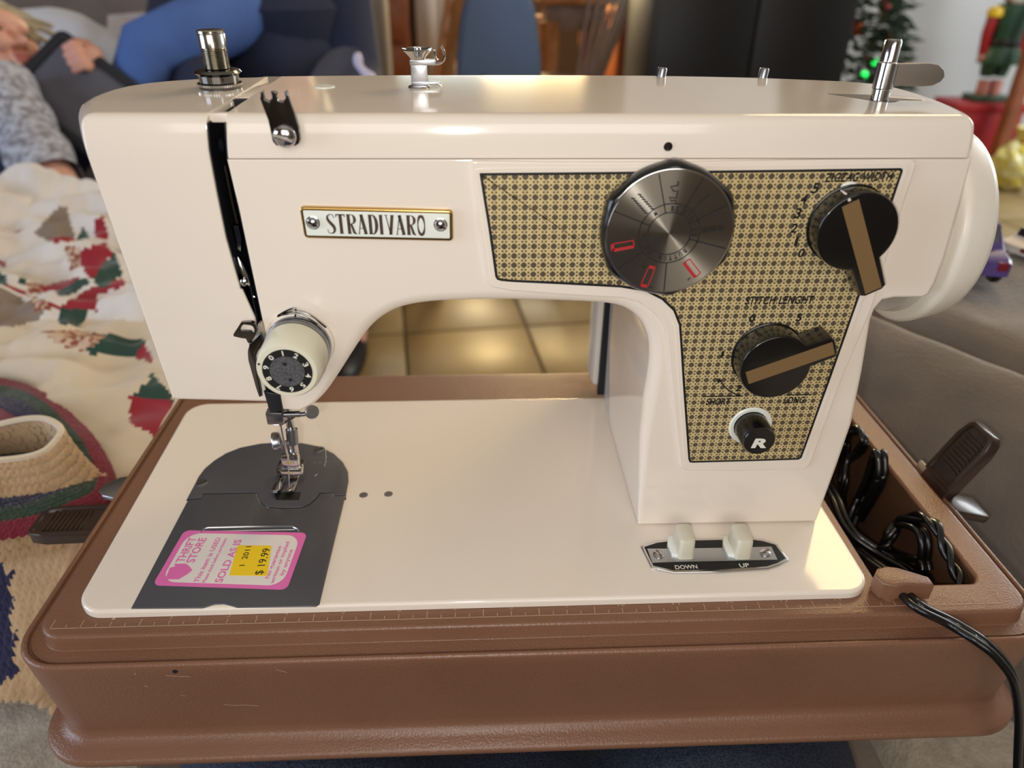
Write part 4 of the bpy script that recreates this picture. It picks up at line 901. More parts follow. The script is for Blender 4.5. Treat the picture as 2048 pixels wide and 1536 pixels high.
for lo_, hi_ in ((.87, 1.), (.72, .87), (.56, .72)):
    st_, _ = stitches(lambda a, b: afg(a, lo_+(hi_-lo_)*b), 130, 4, 3.6, 1.9, lambda p: 0, face=True)
    obj('stitch_ring', st_, names[band((lo_+hi_)/2)], afghan, kind='stuff', recalc=False, angle=80)
# tan crocheted collar standing open
KC = U(-14, 890, z=-22)
def collar(a, b):
    t = 2*pi*a; s = 1+.05*sin(2*t+.6)+.02*sin(7*t); r = (42+15*(1-b)**1.3+2*sin(3*t+4*b))*s
    return Vector((KC.x+r*1.05*cos(t), KC.y-6*(1-b)+r*(.46+.3*(1-b))*sin(t), -78+58*b*(1+.06*cos(t-.5))+3*sin(2*t)))
col = thing('crochet_tube', (KC.x, KC.y, -84), 'tan crocheted tube standing open beside the left latch', 'knitwear')
obj('tube_wall', grid(collar, 60, 12), 'yarn_tan', col)
st_, _ = stitches(collar, 62, 10, 5.2, 2.5, lambda p: 0, .6); st2, _ = stitches(lambda a, b: collar(a, .35+.65*b)*1, 50, 6, 5, 2.2, lambda p: 0, .6)
obj('stitch', st_, 'yarn_tan', col, kind='stuff', recalc=False, angle=80)
obj('inner_stitch', ([Vector(((p.x-KC.x)*.95+KC.x, (p.y-KC.y)*.95+KC.y, p.z)) for p in st2[0]], st2[1]), 'yarn_tan', col, kind='stuff', recalc=False, angle=80)
obj('rim_edge', tube([collar(k/80, 1.0)+Vector((0, 0, 1)) for k in range(80)], 2.2, 6, True), 'quilt_cream', col)
# tan afghan hanging down over the seat
TL, TR, BL_, BR_ = U(-170, 930, z=-56), U(262, 960, z=-54), U(-260, 1420, z=-160), U(128, 1402, z=-160)
def tan(a, b):
    p = TL.lerp(TR, a).lerp(BL_.lerp(BR_, a), b); h = 20*sin(pi*min(1, b*1.15))*(.6+.4*sin(3*a+1)); return p+Vector((0, 0, h-14*max(0, a-.86)/.14+7*sin(7*a+3*b)*b))
tanb = thing('crocheted_blanket', TL.lerp(BR_, .5)+Vector((0, 0, -40)), 'tan chunky crocheted blanket with navy border hanging at the left corner', 'blanket')
nav = [(-400, 1080), (6, 1100), (20, 1150), (34, 1200), (28, 1250), (36, 1300), (34, 1350), (8, 1372), (-400, 1380)]
isn = lambda p: 1 if inpoly(*P(p), nav) else 0
gv = grid(tan, 40, 40); obj('blanket_ground', gv, 'yarn_tan', tanb, mats=['yarn_tan', 'yarn_navy'], idx=[isn(sum((gv[0][i] for i in f), Vector())/4) for f in gv[1]])
st_, I = stitches(tan, 24, 34, 6.6, 3.2, isn, .3, face=True); obj('stitch', st_, 'yarn_tan', tanb, mats=['yarn_tan', 'yarn_navy'], idx=I, kind='stuff', recalc=False, angle=80)

# ================================================================== lap of the person holding the machine
lap = thing('person', (215, -250, -330), 'person in dark blue jeans seated with the machine case on the lap', 'person')
T = []
for x0, x1 in ((120, 70), (300, 352)):
    T.append(limb([(x0+(210-x0)*.3, -420, -158), (x0, -200, -146), (x0, -50, -157), (x0+(x1-x0)*.5, 20, -170), (x1, 170, -150), (x1, 250, -190), (x1, 300, -420), (x1, 310, -590)], [98, 94, 88, 84, 70, 64, 52, 40], 20))
T.append(limb([(130, -430, -130), (290, -430, -130)], [115, 115], 20)); T.append(limb([(210, -260, -148), (212, -60, -152), (212, 60, -190)], [84, 80, 60], 20))
for x1 in (70, 352): T.append(limb([(x1, 290, -592), (x1, 380, -600)], [36, 30], 14))
lb = obj('legs', cat(*T), 'denim_dark', lap); remesh(lb, 9, 8)

# ================================================================== room
FZ = -ZO
flo = S_('floor', box(-3200, 4200, -2200, 4300, FZ-60, FZ-6), 'grout')
ta = rad(6.5); te, tf = Vector((cos(ta), sin(ta), 0)), Vector((-sin(ta), cos(ta), 0)); t0 = U(1067, 690, z=FZ); t0 = t0 - tf*(t0-U(1000, 655, z=FZ)).dot(tf); S = 330
base_t = None
for i in range(-6, 9):
    for j in range(-2, 9):
        c = t0+te*(i+.5)*S+tf*(j+.5)*S
        if c.y < 700 or c.x < -1500 or c.x > 2700 or c.y > 4000: continue
        if base_t is None:
            V, F = box(-S/2+4, S/2-4, -S/2+4, S/2-4, -6, 0, 2.); o = obj('tile', ([Vector((v.x, v.y, v.z-ZO)) for v in V], F), 'tile', flo, angle=30); base_t = o
        else: o = base_t.copy(); COL.objects.link(o); o.parent = flo
        o.location = Vector((c.x, c.y, FZ+random.uniform(-.6, .6)+ZO))/1000; o.rotation_euler = (0, 0, ta)
S_('wall_back', box(-3200, 4200, 4180, 4300, FZ, FZ+2500), 'wall_dim')
S_('wall_right', box(950, 4200, 3720, 4180, FZ, FZ+2500), 'wall_paint')
S_('wall_left', box(-3300, -3200, -2200, 4300, FZ, FZ+2500), 'wall_dim')
S_('wall_front', box(-3200, 4200, -2300, -2200, FZ, FZ+2500), 'wall_dim')
S_('wall_side', box(4200, 4300, -2200, 4300, FZ, FZ+2500), 'wall_paint')
S_('ceiling', box(-3300, 4300, -2300, 4300, FZ+2500, FZ+2600), 'ceiling_paint')
S_('baseboard_back', box(960, 4200, 3700, 3722, FZ, FZ+95, 4), 'wood_grey')

# ================================================================== people and couch on the left
couch = thing('couch', (-900, 1500, FZ), 'taupe couch behind the child at the upper left', 'couch')
obj('couch_back', box(-1900, -60, 1960, 2180, FZ, 210, 60, 4), 'couch_taupe', couch)
obj('couch_seat', box(-1900, -60, 1440, 1970, FZ+60, -335, 40, 4), 'couch_taupe', couch)
def blob(c, r, amp=.06, s=60, seed=0., rot=None, seg=36, ring=22):
    V, F = ell((0, 0, 0), r, None, seg, ring); c = Vector(c)
    V = [v*(1+amp*nz(v.x+v.z*.7, v.y-v.z*.5, s, seed)) for v in V]; return [c+(rot @ v if rot else v) for v in V], F
def rotz(a): return Matrix.Rotation(rad(a), 3, 'Z')
def roty(a): return Matrix.Rotation(rad(a), 3, 'Y')
pc = UD(165, 118, 1.62*1000)
obj('pillow', blob(pc, (150, 70, 88), .12, 60, 2, roty(24)), 'pillow_white')
o = bpy.data.objects['pillow']; o['label'] = 'fluffy white pillow behind the tablet at the upper left'; o['category'] = 'pillow'
pc2 = UD(345, 60, 1850)
def throwf(a, b):
    u, v = 215+330*a, 30-25*a+190*b; p = UD(u, v, 1850-70*sin(pi*b)+25*sin(9*a)+12*nz(u, v, 18, 1)); return p
tf_ = obj('fluffy_throw', cat(grid(throwf, 40, 26), ([q+Vector((0, 40, -6)) for q in grid(throwf, 40, 26)[0]], [f[::-1] for f in grid(throwf, 40, 26)[1]])), 'throw_grey'); tf_['label'] = 'pale grey fluffy throw behind the blue jeans knee'; tf_['category'] = 'throw'
bk = obj('dark_cushion', blob(UD(215, -6, 1950), (130, 60, 62), .04, 60, 5, roty(8)), 'paint_black'); bk['label'] = 'black cushion on the couch above the white pillow'; bk['category'] = 'cushion'
# child with a tablet
D = 1300
child = thing('person', (UD(-60, 260, D).x, UD(-60, 260, D).y, -80), 'fair-haired child lying back at the left edge, holding a tablet', 'person')
hc = UD(-26, 112, D); hx = (_r*.88+_u*.30-_f*.36).normalized(); hz = (_u*.93-_r*.37); hz = (hz-hx*hz.dot(hx)).normalized(); hy = hz.cross(hx)   # face forward, up, head's left
hr = Matrix((hx, hy, hz)).transposed()
def H(a, b, c): return hc+hx*a+hy*b+hz*c
parts = [ell(hc, (74, 62, 82), hr, 28, 18), ell(H(26, 0, -34), (46, 48, 46), hr), ell(H(60, 0, -62), (17, 20, 15), hr), ell(H(66, 26, -14), (20, 20, 20), hr), ell(H(66, -26, -14), (20, 20, 20), hr), ell(H(66, 0, 30), (18, 44, 22), hr)]
parts.append(limb([H(70, 0, 12), H(82, 0, -6), H(90, 0, -16)], [8, 9.5, 10], 12)); parts += [ell(H(81, s*8, -19), (8, 6.5, 6), hr, 12, 8) for s in (-1, 1)]
parts += [ell(H(74, 0, -38), (10, 18, 5), hr, 14, 8), ell(H(72, 0, -47), (10, 15, 5.5), hr, 14, 8)]
parts += [limb([H(-6, s*60, 6), H(-12, s*65, -2), H(-8, s*62, -14)], [9, 9, 6], 10) for s in (-1, 1)]
sh = UD(-90, 300, D+20); hip = Vector((sh.x-220, sh.y+120, sh.z-80))
parts.append(limb([H(-8, 0, -60), sh], [40, 48], 16)); parts.append(limb([sh, (sh+hip)/2, hip, hip+Vector((-160, 220, -20)), hip+Vector((-300, 420, -40))], [88, 92, 90, 62, 40], 18))
# far arm: shoulder behind the tablet up to the hand gripping its upper right edge; near arm: sleeve
W2 = UD(182, 150, D+30); palm = UD(176, 124, D+12)
parts.append(limb([sh+Vector((40, 60, 20)), UD(130, 330, D+110), UD(215, 200, D+70), W2], [46, 38, 30, 22], 14))
wd_ = (UD(140, 102, D)-UD(196, 150, D)).normalized()
parts.append(ell(palm, (36, 22, 30), hr, 18, 12)); parts.append(limb([UD(192, 142, D+16), palm], [22, 26], 12))
for (a, b), (c, d), (e, f_) in (((170, 92), (146, 86), (130, 96)), ((182, 106), (150, 101), (133, 112)), ((188, 122), (158, 116), (140, 127)), ((190, 138), (166, 132), (150, 142))):
    parts.append(limb([UD(a, b, D+6), UD(c, d, D-22), UD(e, f_, D-12)], [8.2, 7.8, 6.4], 10))
parts.append(limb([UD(190, 112, D+24), UD(172, 90, D+30), UD(152, 84, D+26)], [12, 11, 9], 10))
elb = UD(112, 372, D-110); nsh = UD(20, 215, D-70)
parts.append(limb([sh+Vector((60, -60, 30)), nsh, elb], [56, 50, 36], 14))
cb = obj('body', cat(*parts), 'skin', child); remesh(cb, 3.2, 2)
for s in (-1, 1):
    obj('eye', cat(ell(H(72, s*27, 8), (6, 12, 3.6), hr, 12, 8)), 'eye_dark', child); obj('eyebrow', limb([H(74, s*14, 24), H(75, s*28, 28), H(66, s*42, 24)], [3, 3.4, 2], 8), 'hair_blond', child)
obj('lips', cat(limb([H(79, -15, -40), H(84, 0, -39), H(79, 15, -40)], [2.5, 4, 2.5], 8), limb([H(78, -12, -45), H(82, 0, -46.5), H(78, 12, -45)], [2.5, 4.4, 2.5], 8)), 'lip', child)
hp = [blob(H(-14, 0, 18), (80, 72, 80), .05, 30, 3, hr)]
for k in range(26):
    a = random.uniform(-1, 1); p0 = H(30-abs(a)*30, a*52, 74+random.uniform(-6, 10)); p3 = UD(random.uniform(20, 118), random.uniform(50, 96), D+random.uniform(20, 60))
    hp.append(tube(catmull([p0, p0.lerp(p3, .35)+hz*18, p0.lerp(p3, .75)+hz*6, p3], 4), [9]*4+[8]*4+[5]*4+[2], 6))
obj('hair', cat(*hp), 'hair_blond', child)
def sleeve(a, b):
    t = 2*pi*a; p = nsh.lerp(elb, -.25+1.2*b); ax = (elb-nsh).normalized(); s, q, _ = basis(ax); r = (56-8*b)*(1+.05*sin(18*b+2*sin(t))+.04*nz(t*9, b*60, 8, 2)); return p+(s*cos(t)+q*sin(t))*r
obj('sleeve', grid(sleeve, 30, 30), 'sleeve_grey', child, label='glittery grey sleeve')
ax_ = (hip-sh).normalized()
obj('shirt', cat(limb([sh-ax_*10, (sh+hip)/2, hip+Vector((-20, 30, 0))], [93, 97, 96], 20), limb([sh+Vector((30, -40, -60)), UD(20, 400, D-40)], [70, 74], 16), limb([sh+Vector((40, 60, 20)), UD(130, 330, D+110), UD(215, 200, D+70), UD(205, 180, D+50)], [50, 43, 36, 30], 14)), 'navy_knit', child)
# tablet
c00, c10, c01 = UD(6, 186, D-40), UD(124, 62, D-10), UD(150, 420, D-30)
tx, ty_ = (c10-c00), (c01-c00); lx = tx.length; tx.normalize(); ty_ = ty_-tx*ty_.dot(tx); ly = ty_.length; ty_.normalize(); tn = tx.cross(ty_).normalized()
if tn.dot(_f) > 0: tn = -tn
def tabp(p, h): return c00+tx*p[0]+ty_*p[1]+tn*h
tb = thing('tablet', tabp((lx/2, ly/2), 0), 'dark grey tablet seen from the back in the hand of the child', 'tablet')
rr_ = rrect(0, lx, 0, ly, 13, 6)
obj('back_cover', loft([[tabp(p, -8) for p in rr_], [tabp(p, 0) for p in rr_], [tabp((p.x, p.y), 3) for p in inset2(rr_, [4]*len(rr_))]]), 'tablet_grey', tb)
obj('bumper_edge', loft([[tabp(p, z) for p in inset2(rr_, [i]*len(rr_))] for i, z in ((-3, -9), (-4, -3), (-3, 5), (3, 7), (13, 6.5), (15, 3))], True, False), 'tablet_rim', tb)
obj('screen', loft([[tabp((p.x, p.y), -9.2) for p in inset2(rr_, [8]*len(rr_))], [tabp((p.x, p.y), -9.8) for p in inset2(rr_, [8]*len(rr_))]]), 'black_plastic', tb)
cl_ = tabp((lx*.2, ly*.2), 3); obj('camera_lens', lathe([(6, 0), (6, 1.5), (4.6, 2)], cl_, tn, 18), 'black_plastic', tb)
# seated person in jeans and navy top
D2 = 1500
adult = thing('person', (UD(560, 120, D2).x, 1450, FZ), 'seated person in navy top and blue jeans behind the left end of the machine', 'person')
tor = UD(520, 40, D2); hipA = Vector((tor.x+40, tor.y+60, -175)); chest = Vector((tor.x+20, tor.y+80, 150)); nk = chest+Vector((0, 10, 190)); hd = nk+Vector((0, -20, 150))
knee = UD(300, 100, D2-160); foot = Vector((knee.x-30, knee.y-80, FZ+60)); knee2 = UD(640, 250, D2-260); foot2 = U(700, 705, z=FZ+30)
ap = [limb([hipA, (hipA+chest)/2, chest, chest+Vector((0, 0, 90))], [150, 140, 150, 110], 22), limb([chest+Vector((0, 0, 90)), nk, hd-Vector((0, 0, 40))], [80, 56, 52], 16), ell(hd, (78, 94, 112)), ell(hd+Vector((0, -92, -14)), (14, 18, 22)), ell(hd+Vector((0, -70, -70)), (40, 36, 34))]
ap += [limb([UD(490, 24, D2-40), UD(296, 100, D2-150), UD(268, 190, D2-140), foot, foot+Vector((-20, -110, -30))], [48, 42, 38, 36, 34], 16), limb([hipA+Vector((60, -20, -30)), knee2, foot2+Vector((0, 60, 60)), foot2+Vector((0, -60, 0))], [92, 72, 50, 36], 16)]
hA, hB = UD(640, 235, D2-190), UD(470, 240, D2-200)
ap += [limb([chest+Vector((120, 0, 70)), chest+Vector((150, -60, -130)), hA], [66, 56, 36], 14), limb([chest+Vector((-150, 0, 70)), chest+Vector((-190, -120, -90)), hB], [66, 56, 36], 14)]
for hh, dx in ((hA, 1), (hB, -1)):
    ap.append(ell(hh+Vector((0, -50, -10)), (34, 46, 22)))
    for k in range(4): ap.append(limb([hh+Vector((-24+16*k, -84, -8)), hh+Vector((-26+17*k, -118+abs(k-1.5)*7, -22)), hh+Vector((-24+16*k, -128+abs(k-1.5)*8, -46))], [11, 10, 8], 8))
    ap.append(limb([hh+Vector((-34*dx, -50, -6)), hh+Vector((-52*dx, -80, -14)), hh+Vector((-48*dx, -100, -26))], [13, 11, 9], 8))
ab = obj('body', cat(*ap), 'skin', adult); remesh(ab, 9, 6)
obj('hair', blob(hd+Vector((0, 16, 22)), (92, 100, 108), .05, 40, 6), 'wood_grey', adult)
G2 = Vector
obj('sweater', cat(blob((hipA+chest)/2+G2((0, -10, -10)), (150, 160, 250), .05, 90, 4), limb([chest, chest+G2((0, 0, 80))], [168, 118], 22), limb([chest+G2((120, 0, 70)), chest+G2((150, -60, -130)), hA+G2((0, 20, 0))], [80, 70, 50], 16), limb([chest+G2((-150, 0, 70)), chest+G2((-190, -120, -90)), hB+G2((0, 20, 0))], [80, 70, 50], 16)), 'navy_knit', adult)
obj('jeans', cat(limb([UD(490, 24, D2-40), UD(390, 66, D2-110), UD(296, 100, D2-150), UD(268, 190, D2-140), foot+G2((0, 0, 40))], [66, 62, 54, 50, 46], 18)), 'denim_blue', adult, label='light blue jeans leg')
obj('jeans', cat(limb([hipA+G2((60, -20, -30)), knee2, foot2+G2((0, 60, 90))], [106, 84, 66], 18), blob(hipA, (170, 150, 110), .03, 60, 3)), 'navy_knit', adult)
for ff in (foot, foot2): obj('shoe', blob(ff+G2((0, -40, -22 if ff is foot else 10)), (48, 120, 40), .02, 50, 1), 'paint_black', adult)
obj('drawstring', cat(ell(UD(716, 122, D2-170), (9, 8, 15)), tube(catmull([UD(716, 122, D2-230), UD(722, 140, D2-232), UD(735, 148, D2-234), UD(744, 156, D2-236)], 5), [7, 7, 7, 8]*4, 8) if False else limb([UD(720, 134, D2-172), UD(730, 146, D2-174), UD(742, 154, D2-176)], [7, 8, 9], 10)), 'pale_gloss', adult, label='pale glossy cord end')

# ================================================================== chairs, table, cabinets at the back
def windsor(o, rot, label, sp=9, fan=.34, back=540, m='wood_oak'):
    o = Vector(o); R_ = rotz(rot); t = thing('spindle_chair', o, label, 'chair', 'wooden spindle chairs')
    Lc = lambda x, y, z: o+R_ @ Vector((x, y, z))
    s_ = lathe([(170, 430), (205, 436), (212, 448), (205, 462), (180, 466), (.01, 456)], (0, 0, 0), (0, 0, 1), 40); obj('seat', ([o+R_ @ v for v in s_[0]], s_[1]), m, t)
    for sx in (-1, 1):
        for sy in (-1, 1): obj('leg', tube([Lc(sx*120, sy*120, 436), Lc(sx*150, sy*150, 260), Lc(sx*170, sy*172, 140), Lc(sx*190, sy*196, 0)], [13, 20, 17, 11], 12), m, t)
    obj('stretcher', cat(*[tube([Lc(sx*152, -155, 210), Lc(sx*152, 155, 210)], 9, 10) for sx in (-1, 1)], tube([Lc(-150, 0, 210), Lc(150, 0, 210)], 9, 10)), m, t)
    top = []
    for k in range(sp):
        a = (k/(sp-1)-.5)*2; p0 = Lc(a*120, 170-20*a*a, 450); p1 = Lc(a*205, 270-50*a*a, 450+back*.55); p2 = Lc(a*215, 330-60*a*a, 450+back-40*a*a); top.append(p2)
        obj('spindle', tube(catmull([p0, p1, p2], 4), [8]*4+[10]*4+[7], 8), m, t)
    obj('top_rail', tube(catmull(top, 4), 19, 10), m, t)
    return t
fl = lambda u, v, y: U(u, v, y=y)
q = fl(893, 150, 2350); windsor((q.x-190, 2360, FZ), -84, 'oak spindle chair seen edge-on left of the navy-backed chair')
q = fl(1205, 150, 2680); windsor((q.x-200, 2690, FZ), -78, 'grey brown spindle chair leaning right beside the black cabinet', m='wood_grey')
q = fl(998, 150, 1850)
nvy = thing('upholstered_chair', (q.x, 1960, FZ), 'chair with rounded navy upholstered back in the middle background', 'chair')
pb = [(-150, 20), (-140, 260), (-122, 420), (-96, 520), (-50, 570), (0, 582), (50, 570), (96, 520), (122, 420), (140, 260), (150, 20)]
bz = fl(998, 150, 1850).z-120
obj('back_pad', shell([(q.x+a*.80, bz+b*.62) for a, b in pb], 1850, 1905, rf=20, rb=14), 'navy_pad', nvy, angle=60)
obj('seat', box(q.x-180, q.x+180, 1880, 2160, FZ+400, FZ+460, 24, 3), 'navy_pad', nvy)
for sx in (-1, 1):
    for y in (1900, 2140): obj('leg', box(q.x+sx*165-16, q.x+sx*165+16, y-16, y+16, FZ, FZ+410, 4), 'wood_red', nvy)
tbl = thing('dining_table', (580, 3140, FZ), 'wooden dining table behind the spindle chairs in the background', 'table')
obj('tabletop', box(440, 720, 2960, 3330, FZ+700, FZ+735, 6), 'wood_oak', tbl)
obj('table_apron', box(470, 690, 2990, 3290, FZ+610, FZ+702, 3), 'wood_grey', tbl)
for x in (480, 680):
    for y in (2990, 3270): obj('leg', lathe([(22, 0), (34, 60), (30, 300), (40, 520), (40, 640)], (x, y, FZ), (0, 0, 1), 16), 'wood_oak', tbl)
for k, (u, m, r, h) in enumerate(((1090, 'paint_white', 46, 60), (1136, 'bauble_amber', 34, 70), (1186, 'quilt_cream', 48, 44))):
    q = U(u, 40, z=FZ+735); o = obj(('bowl', 'jar', 'dish')[k], lathe([(r*.6, 0), (r, h*.5), (r*.95, h), (r*.88, h), (r*.9, h*.5), (r*.5, 4)], (q.x*1.12, 3010, FZ+735), (0, 0, 1), 24), m)
    o['label'] = ('white bowl on the dining table in the background', 'amber jar on the dining table in the background', 'cream dish on the dining table in the background')[k]; o['category'] = ('bowl', 'jar', 'dish')[k]
# drawer chest and grey cupboard
q0, q1 = U(705, 0, y=3000), U(812, 0, y=3000)
ch = thing('drawer_chest', ((q0.x+q1.x)/2, 3150, FZ), 'red brown wooden chest with drawers behind the seated person', 'chest')
obj('chest_body', box(q0.x, q1.x, 3000, 3400, FZ+330, FZ+900, 6), 'wood_red', ch)
for k in range(3):
    d = obj('drawer', box(q0.x+14, q1.x-14, 2984, 3004, FZ+400+k*165, FZ+545+k*165, 5), 'wood_oak' if k == 2 else 'wood_red', ch); obj('drawer_pull', lathe([(8, 0), (8, 8), (15, 18), (9, 26)], ((q0.x+q1.x)/2, 2984, FZ+470+k*165), (0, -1, 0), 16), 'dark_chrome', d)
for x in (q0.x+24, q1.x-24): obj('leg', box(x-18, x+18, 3010, 3050, FZ, FZ+332, 3), 'wood_red', ch)
q2, q3 = U(822, 0, y=3150), U(905, 0, y=3150)
cp = thing('cupboard', ((q2.x+q3.x)/2, 3300, FZ), 'grey painted cupboard beside the wooden chest', 'cupboard')
obj('cupboard_body', box(q2.x+20, q3.x, 3150, 3500, FZ, FZ+900, 5), 'wood_grey', cp); dd = obj('door', box(q2.x+16, q3.x-16, 3136, 3152, FZ+60, FZ+870, 4), 'bracket_silver', cp); obj('door_panel', box(q2.x+50, q3.x-50, 3130, 3140, FZ+110, FZ+820, 4), 'bracket_silver', dd); obj('handle', tube([(q3.x-34, 3128, FZ+560), (q3.x-34, 3116, FZ+560), (q3.x-34, 3116, FZ+640), (q3.x-34, 3128, FZ+640)], 5, 8), 'chrome', dd)
# wooden cupboard behind the spindle chair, black cabinet
q0, q1 = U(1240, 60, y=3160), U(1330, 60, y=3160)
wc = thing('side_cabinet', ((q0.x+q1.x)/2, 3360, FZ), 'brown wooden side cabinet seen past the leaning spindle chair', 'cabinet')
obj('cabinet_body', box(q0.x, q1.x+60, 3160, 3560, FZ, FZ+640, 6), 'wood_red', wc); obj('cabinet_top', box(q0.x-14, q1.x+70, 3140, 3570, FZ+640, FZ+670, 5), 'wood_oak', wc); dd = obj('door', box(q0.x+16, q1.x+44, 3144, 3162, FZ+60, FZ+610, 4), 'wood_red', wc); obj('knob', lathe([(6, 0), (6, 10), (13, 18), (8, 24)], (q0.x+50, 3144, FZ+360), (0, -1, 0), 14), 'gold_trim', dd)
q0, q1 = U(1306, 60, y=1750), U(1712, 60, y=1750)
bc = thing('black_cabinet', ((q0.x+q1.x)/2, 1950, FZ), 'large plain black cabinet in front of the Christmas tree', 'cabinet')
obj('cabinet_body', box(q0.x, q1.x, 1765, 2100, FZ+40, 330, 5), 'black_paint', bc)
for a, b in ((q0.x+8, (q0.x+q1.x)/2-3), ((q0.x+q1.x)/2+3, q1.x-8)):
    dd = obj('door', box(a, b, 1748, 1766, FZ+60, 320, 4), 'black_paint', bc); obj('handle', tube([((a+b)/2+(b-a)*.4*(1 if a < (q0.x+q1.x)/2-50 else -1), 1744, z) for z in (-160, -90)], 4, 8), 'black_plastic', dd)
obj('plinth', box(q0.x+20, q1.x-20, 1790, 2080, FZ, FZ+42), 'black_paint', bc)
# Christmas tree
tq = U(1690, 80, y=2700); tree = thing('christmas_tree', (tq.x, 2850, FZ), 'dark Christmas tree with green lights behind the black cabinet', 'tree')
obj('trunk', tube([(tq.x, 2850, FZ+90), (tq.x, 2850, FZ+1700)], [40, 12], 12), 'bark', tree)
obj('tree_stand', lathe([(170, 0), (160, 50), (60, 100), (50, 130)], (tq.x, 2850, FZ), (0, 0, 1), 24), 'paint_black', tree)
V, F = [], []
for k in range(5200):
    h = random.random()**1.3; z = FZ+180+h*1450; r = (1-h)*360+20; a = random.uniform(0, 2*pi); rr2 = r*random.uniform(.45, 1.08)**.6; p = Vector((tq.x+rr2*cos(a), 2850+rr2*sin(a), z-rr2*.16))
    d = Vector((cos(a), sin(a), random.uniform(-.5, .25))).normalized(); s = d.cross(Vector((0, 0, 1))).normalized(); L = random.uniform(40, 80); w = random.uniform(9, 16); n = len(V)
    V += [p, p+d*L*.5+s*w, p+d*L, p+d*L*.5-s*w, p+d*L*.5+Vector((0, 0, w))]; F += [(n, n+1, n+4), (n+1, n+2, n+4), (n+2, n+3, n+4), (n+3, n, n+4), (n, n+3, n+2, n+1)]
obj('needle_spray', (V, F), 'needles_green', tree, smooth=False, recalc=False, kind='stuff')
for u, v, m, r in ((1750, 124, 'bulb_green', 10), (1729, 149, 'bulb_green', 11), (1733, 118, 'bulb_red', 6)):
    obj('light_bulb', ell(UD(u, v, 2640), (r, r, r*1.1)), m, tree)
for u, v, m, r in ((1714, 55, 'bauble_amber', 26), (1770, 14, 'paint_red', 22), (1775, 78, 'bauble_amber', 14)):
    o = obj('bauble', ell(UD(u, v, 2660), (r, r, r*1.2)), m, tree); 
# nutcracker figure on a red box, timber post, bag
yN = 3250
def nb(u, v): return U(u, v, y=yN)
bx0, bx1 = U(1925, 208, y=yN-60), U(2022, 300, y=yN-60)
rbx = thing('gift_box', ((bx0.x+bx1.x)/2, yN+40, FZ), 'dark red box under the nutcracker figure', 'box')
obj('box_body', box(bx0.x-10, bx1.x, yN-60, yN+140, FZ, bx0.z-34, 4), 'paint_red', rbx); obj('box_lid', box(bx0.x-16, bx1.x+6, yN-66, yN+146, bx0.z-40, bx0.z, 4), 'paint_red', rbx)
k0 = U(1972, 214, y=yN); KZ = bx0.z; KX, KY = k0.x+10, yN+40; ax2 = rad(0)
nut = thing('nutcracker', (KX, KY, KZ), 'painted wooden nutcracker soldier standing on the dark red box', 'figurine')
sc_ = 1.18
def NB(x0, x1, z0, z1, d0, d1, m, name, bev=6): obj(name, box(KX+x0*sc_, KX+x1*sc_, KY+d0*sc_, KY+d1*sc_, KZ+z0*sc_, KZ+z1*sc_, bev), m, nut)
NB(-70, 70, 0, 22, -50, 50, 'paint_green', 'base')
for s in (-1, 1):
    obj('boot', lathe([(24, 22), (27, 30), (25, 60), (27, 88)], (KX+s*30, KY, KZ), (0, 0, 1), 20), 'paint_pink', nut)
    obj('leg', lathe([(26, 104), (32, 130), (36, 170)], (KX+s*32, KY, KZ), (0, 0, 1), 20), 'paint_green', nut)
    obj('arm', limb([(KX+s*84, KY, KZ+360), (KX+s*90, KY, KZ+285), (KX+s*82, KY, KZ+205)], [24, 22, 19], 14), 'paint_red', nut); obj('hand', ell((KX+s*80, KY-4, KZ+184), (19, 18, 20)), 'paint_pink', nut)
    obj('epaulette', lathe([(34, 0), (36, 14), (28, 34), (4, 42)], (KX+s*80, KY, KZ+352), (0, 0, 1), 18), 'paint_yellow', nut)
    obj('eye', ell((KX+s*18, KY-52, KZ+500), (8, 5, 7)), 'paint_white', nut)
obj('coat_skirt', lathe([(84, 160), (86, 190), (70, 232)], (KX, KY, KZ), (0, 0, 1), 28), 'paint_green', nut)
obj('belt', lathe([(66, 230), (69, 234), (69, 258), (66, 262)], (KX, KY, KZ), (0, 0, 1), 28), 'paint_black', nut)
obj('torso', lathe([(64, 260), (66, 300), (72, 360), (66, 398), (30, 410)], (KX, KY, KZ), (0, 0, 1), 28), 'paint_green', nut)
obj('head', lathe([(34, 405), (56, 420), (60, 470), (58, 530), (40, 548)], (KX, KY, KZ), (0, 0, 1), 28), 'paint_pink', nut)
obj('beard', blob((KX, KY-30, KZ+425), (46, 34, 30), .1, 20, 1), 'paint_white', nut); obj('mouth', box(KX-22, KX+22, KY-62, KY-50, KZ+448, KZ+470, 3), 'paint_black', nut)
obj('nose', ell((KX, KY-60, KZ+484), (9, 12, 10)), 'paint_pink', nut); obj('moustache', limb([(KX-34, KY-52, KZ+474), (KX, KY-60, KZ+478), (KX+34, KY-52, KZ+474)], [5, 8, 5], 8), 'paint_black', nut)
obj('hat', lathe([(64, 535), (66, 540), (60, 560), (62, 680), (30, 700), (.01, 704)], (KX, KY, KZ), (0, 0, 1), 28), 'paint_black', nut)
pa, pb_ = U(2020, 232, y=yN-160), U(2066, 92, y=yN-120); pdir = (pb_-pa).normalized(); pa = pa-pdir*((pa.z-FZ)/pdir.z)
post = obj('timber_post', loft([[p+Vector((a, b, 0)) for a, b in rrect(-26, 26, -26, 26, 4, 3)] for p in (pa, pa+pdir*1500)]), 'wood_red'); post['label'] = 'brown timber post leaning at the right edge beside the nutcracker'; post['category'] = 'post'
gq = U(2052, 292, y=yN-420)
bag = thing('treat_bag', (gq.x, yN-400, FZ), 'shiny yellow cellophane treat bag at the right edge', 'bag')
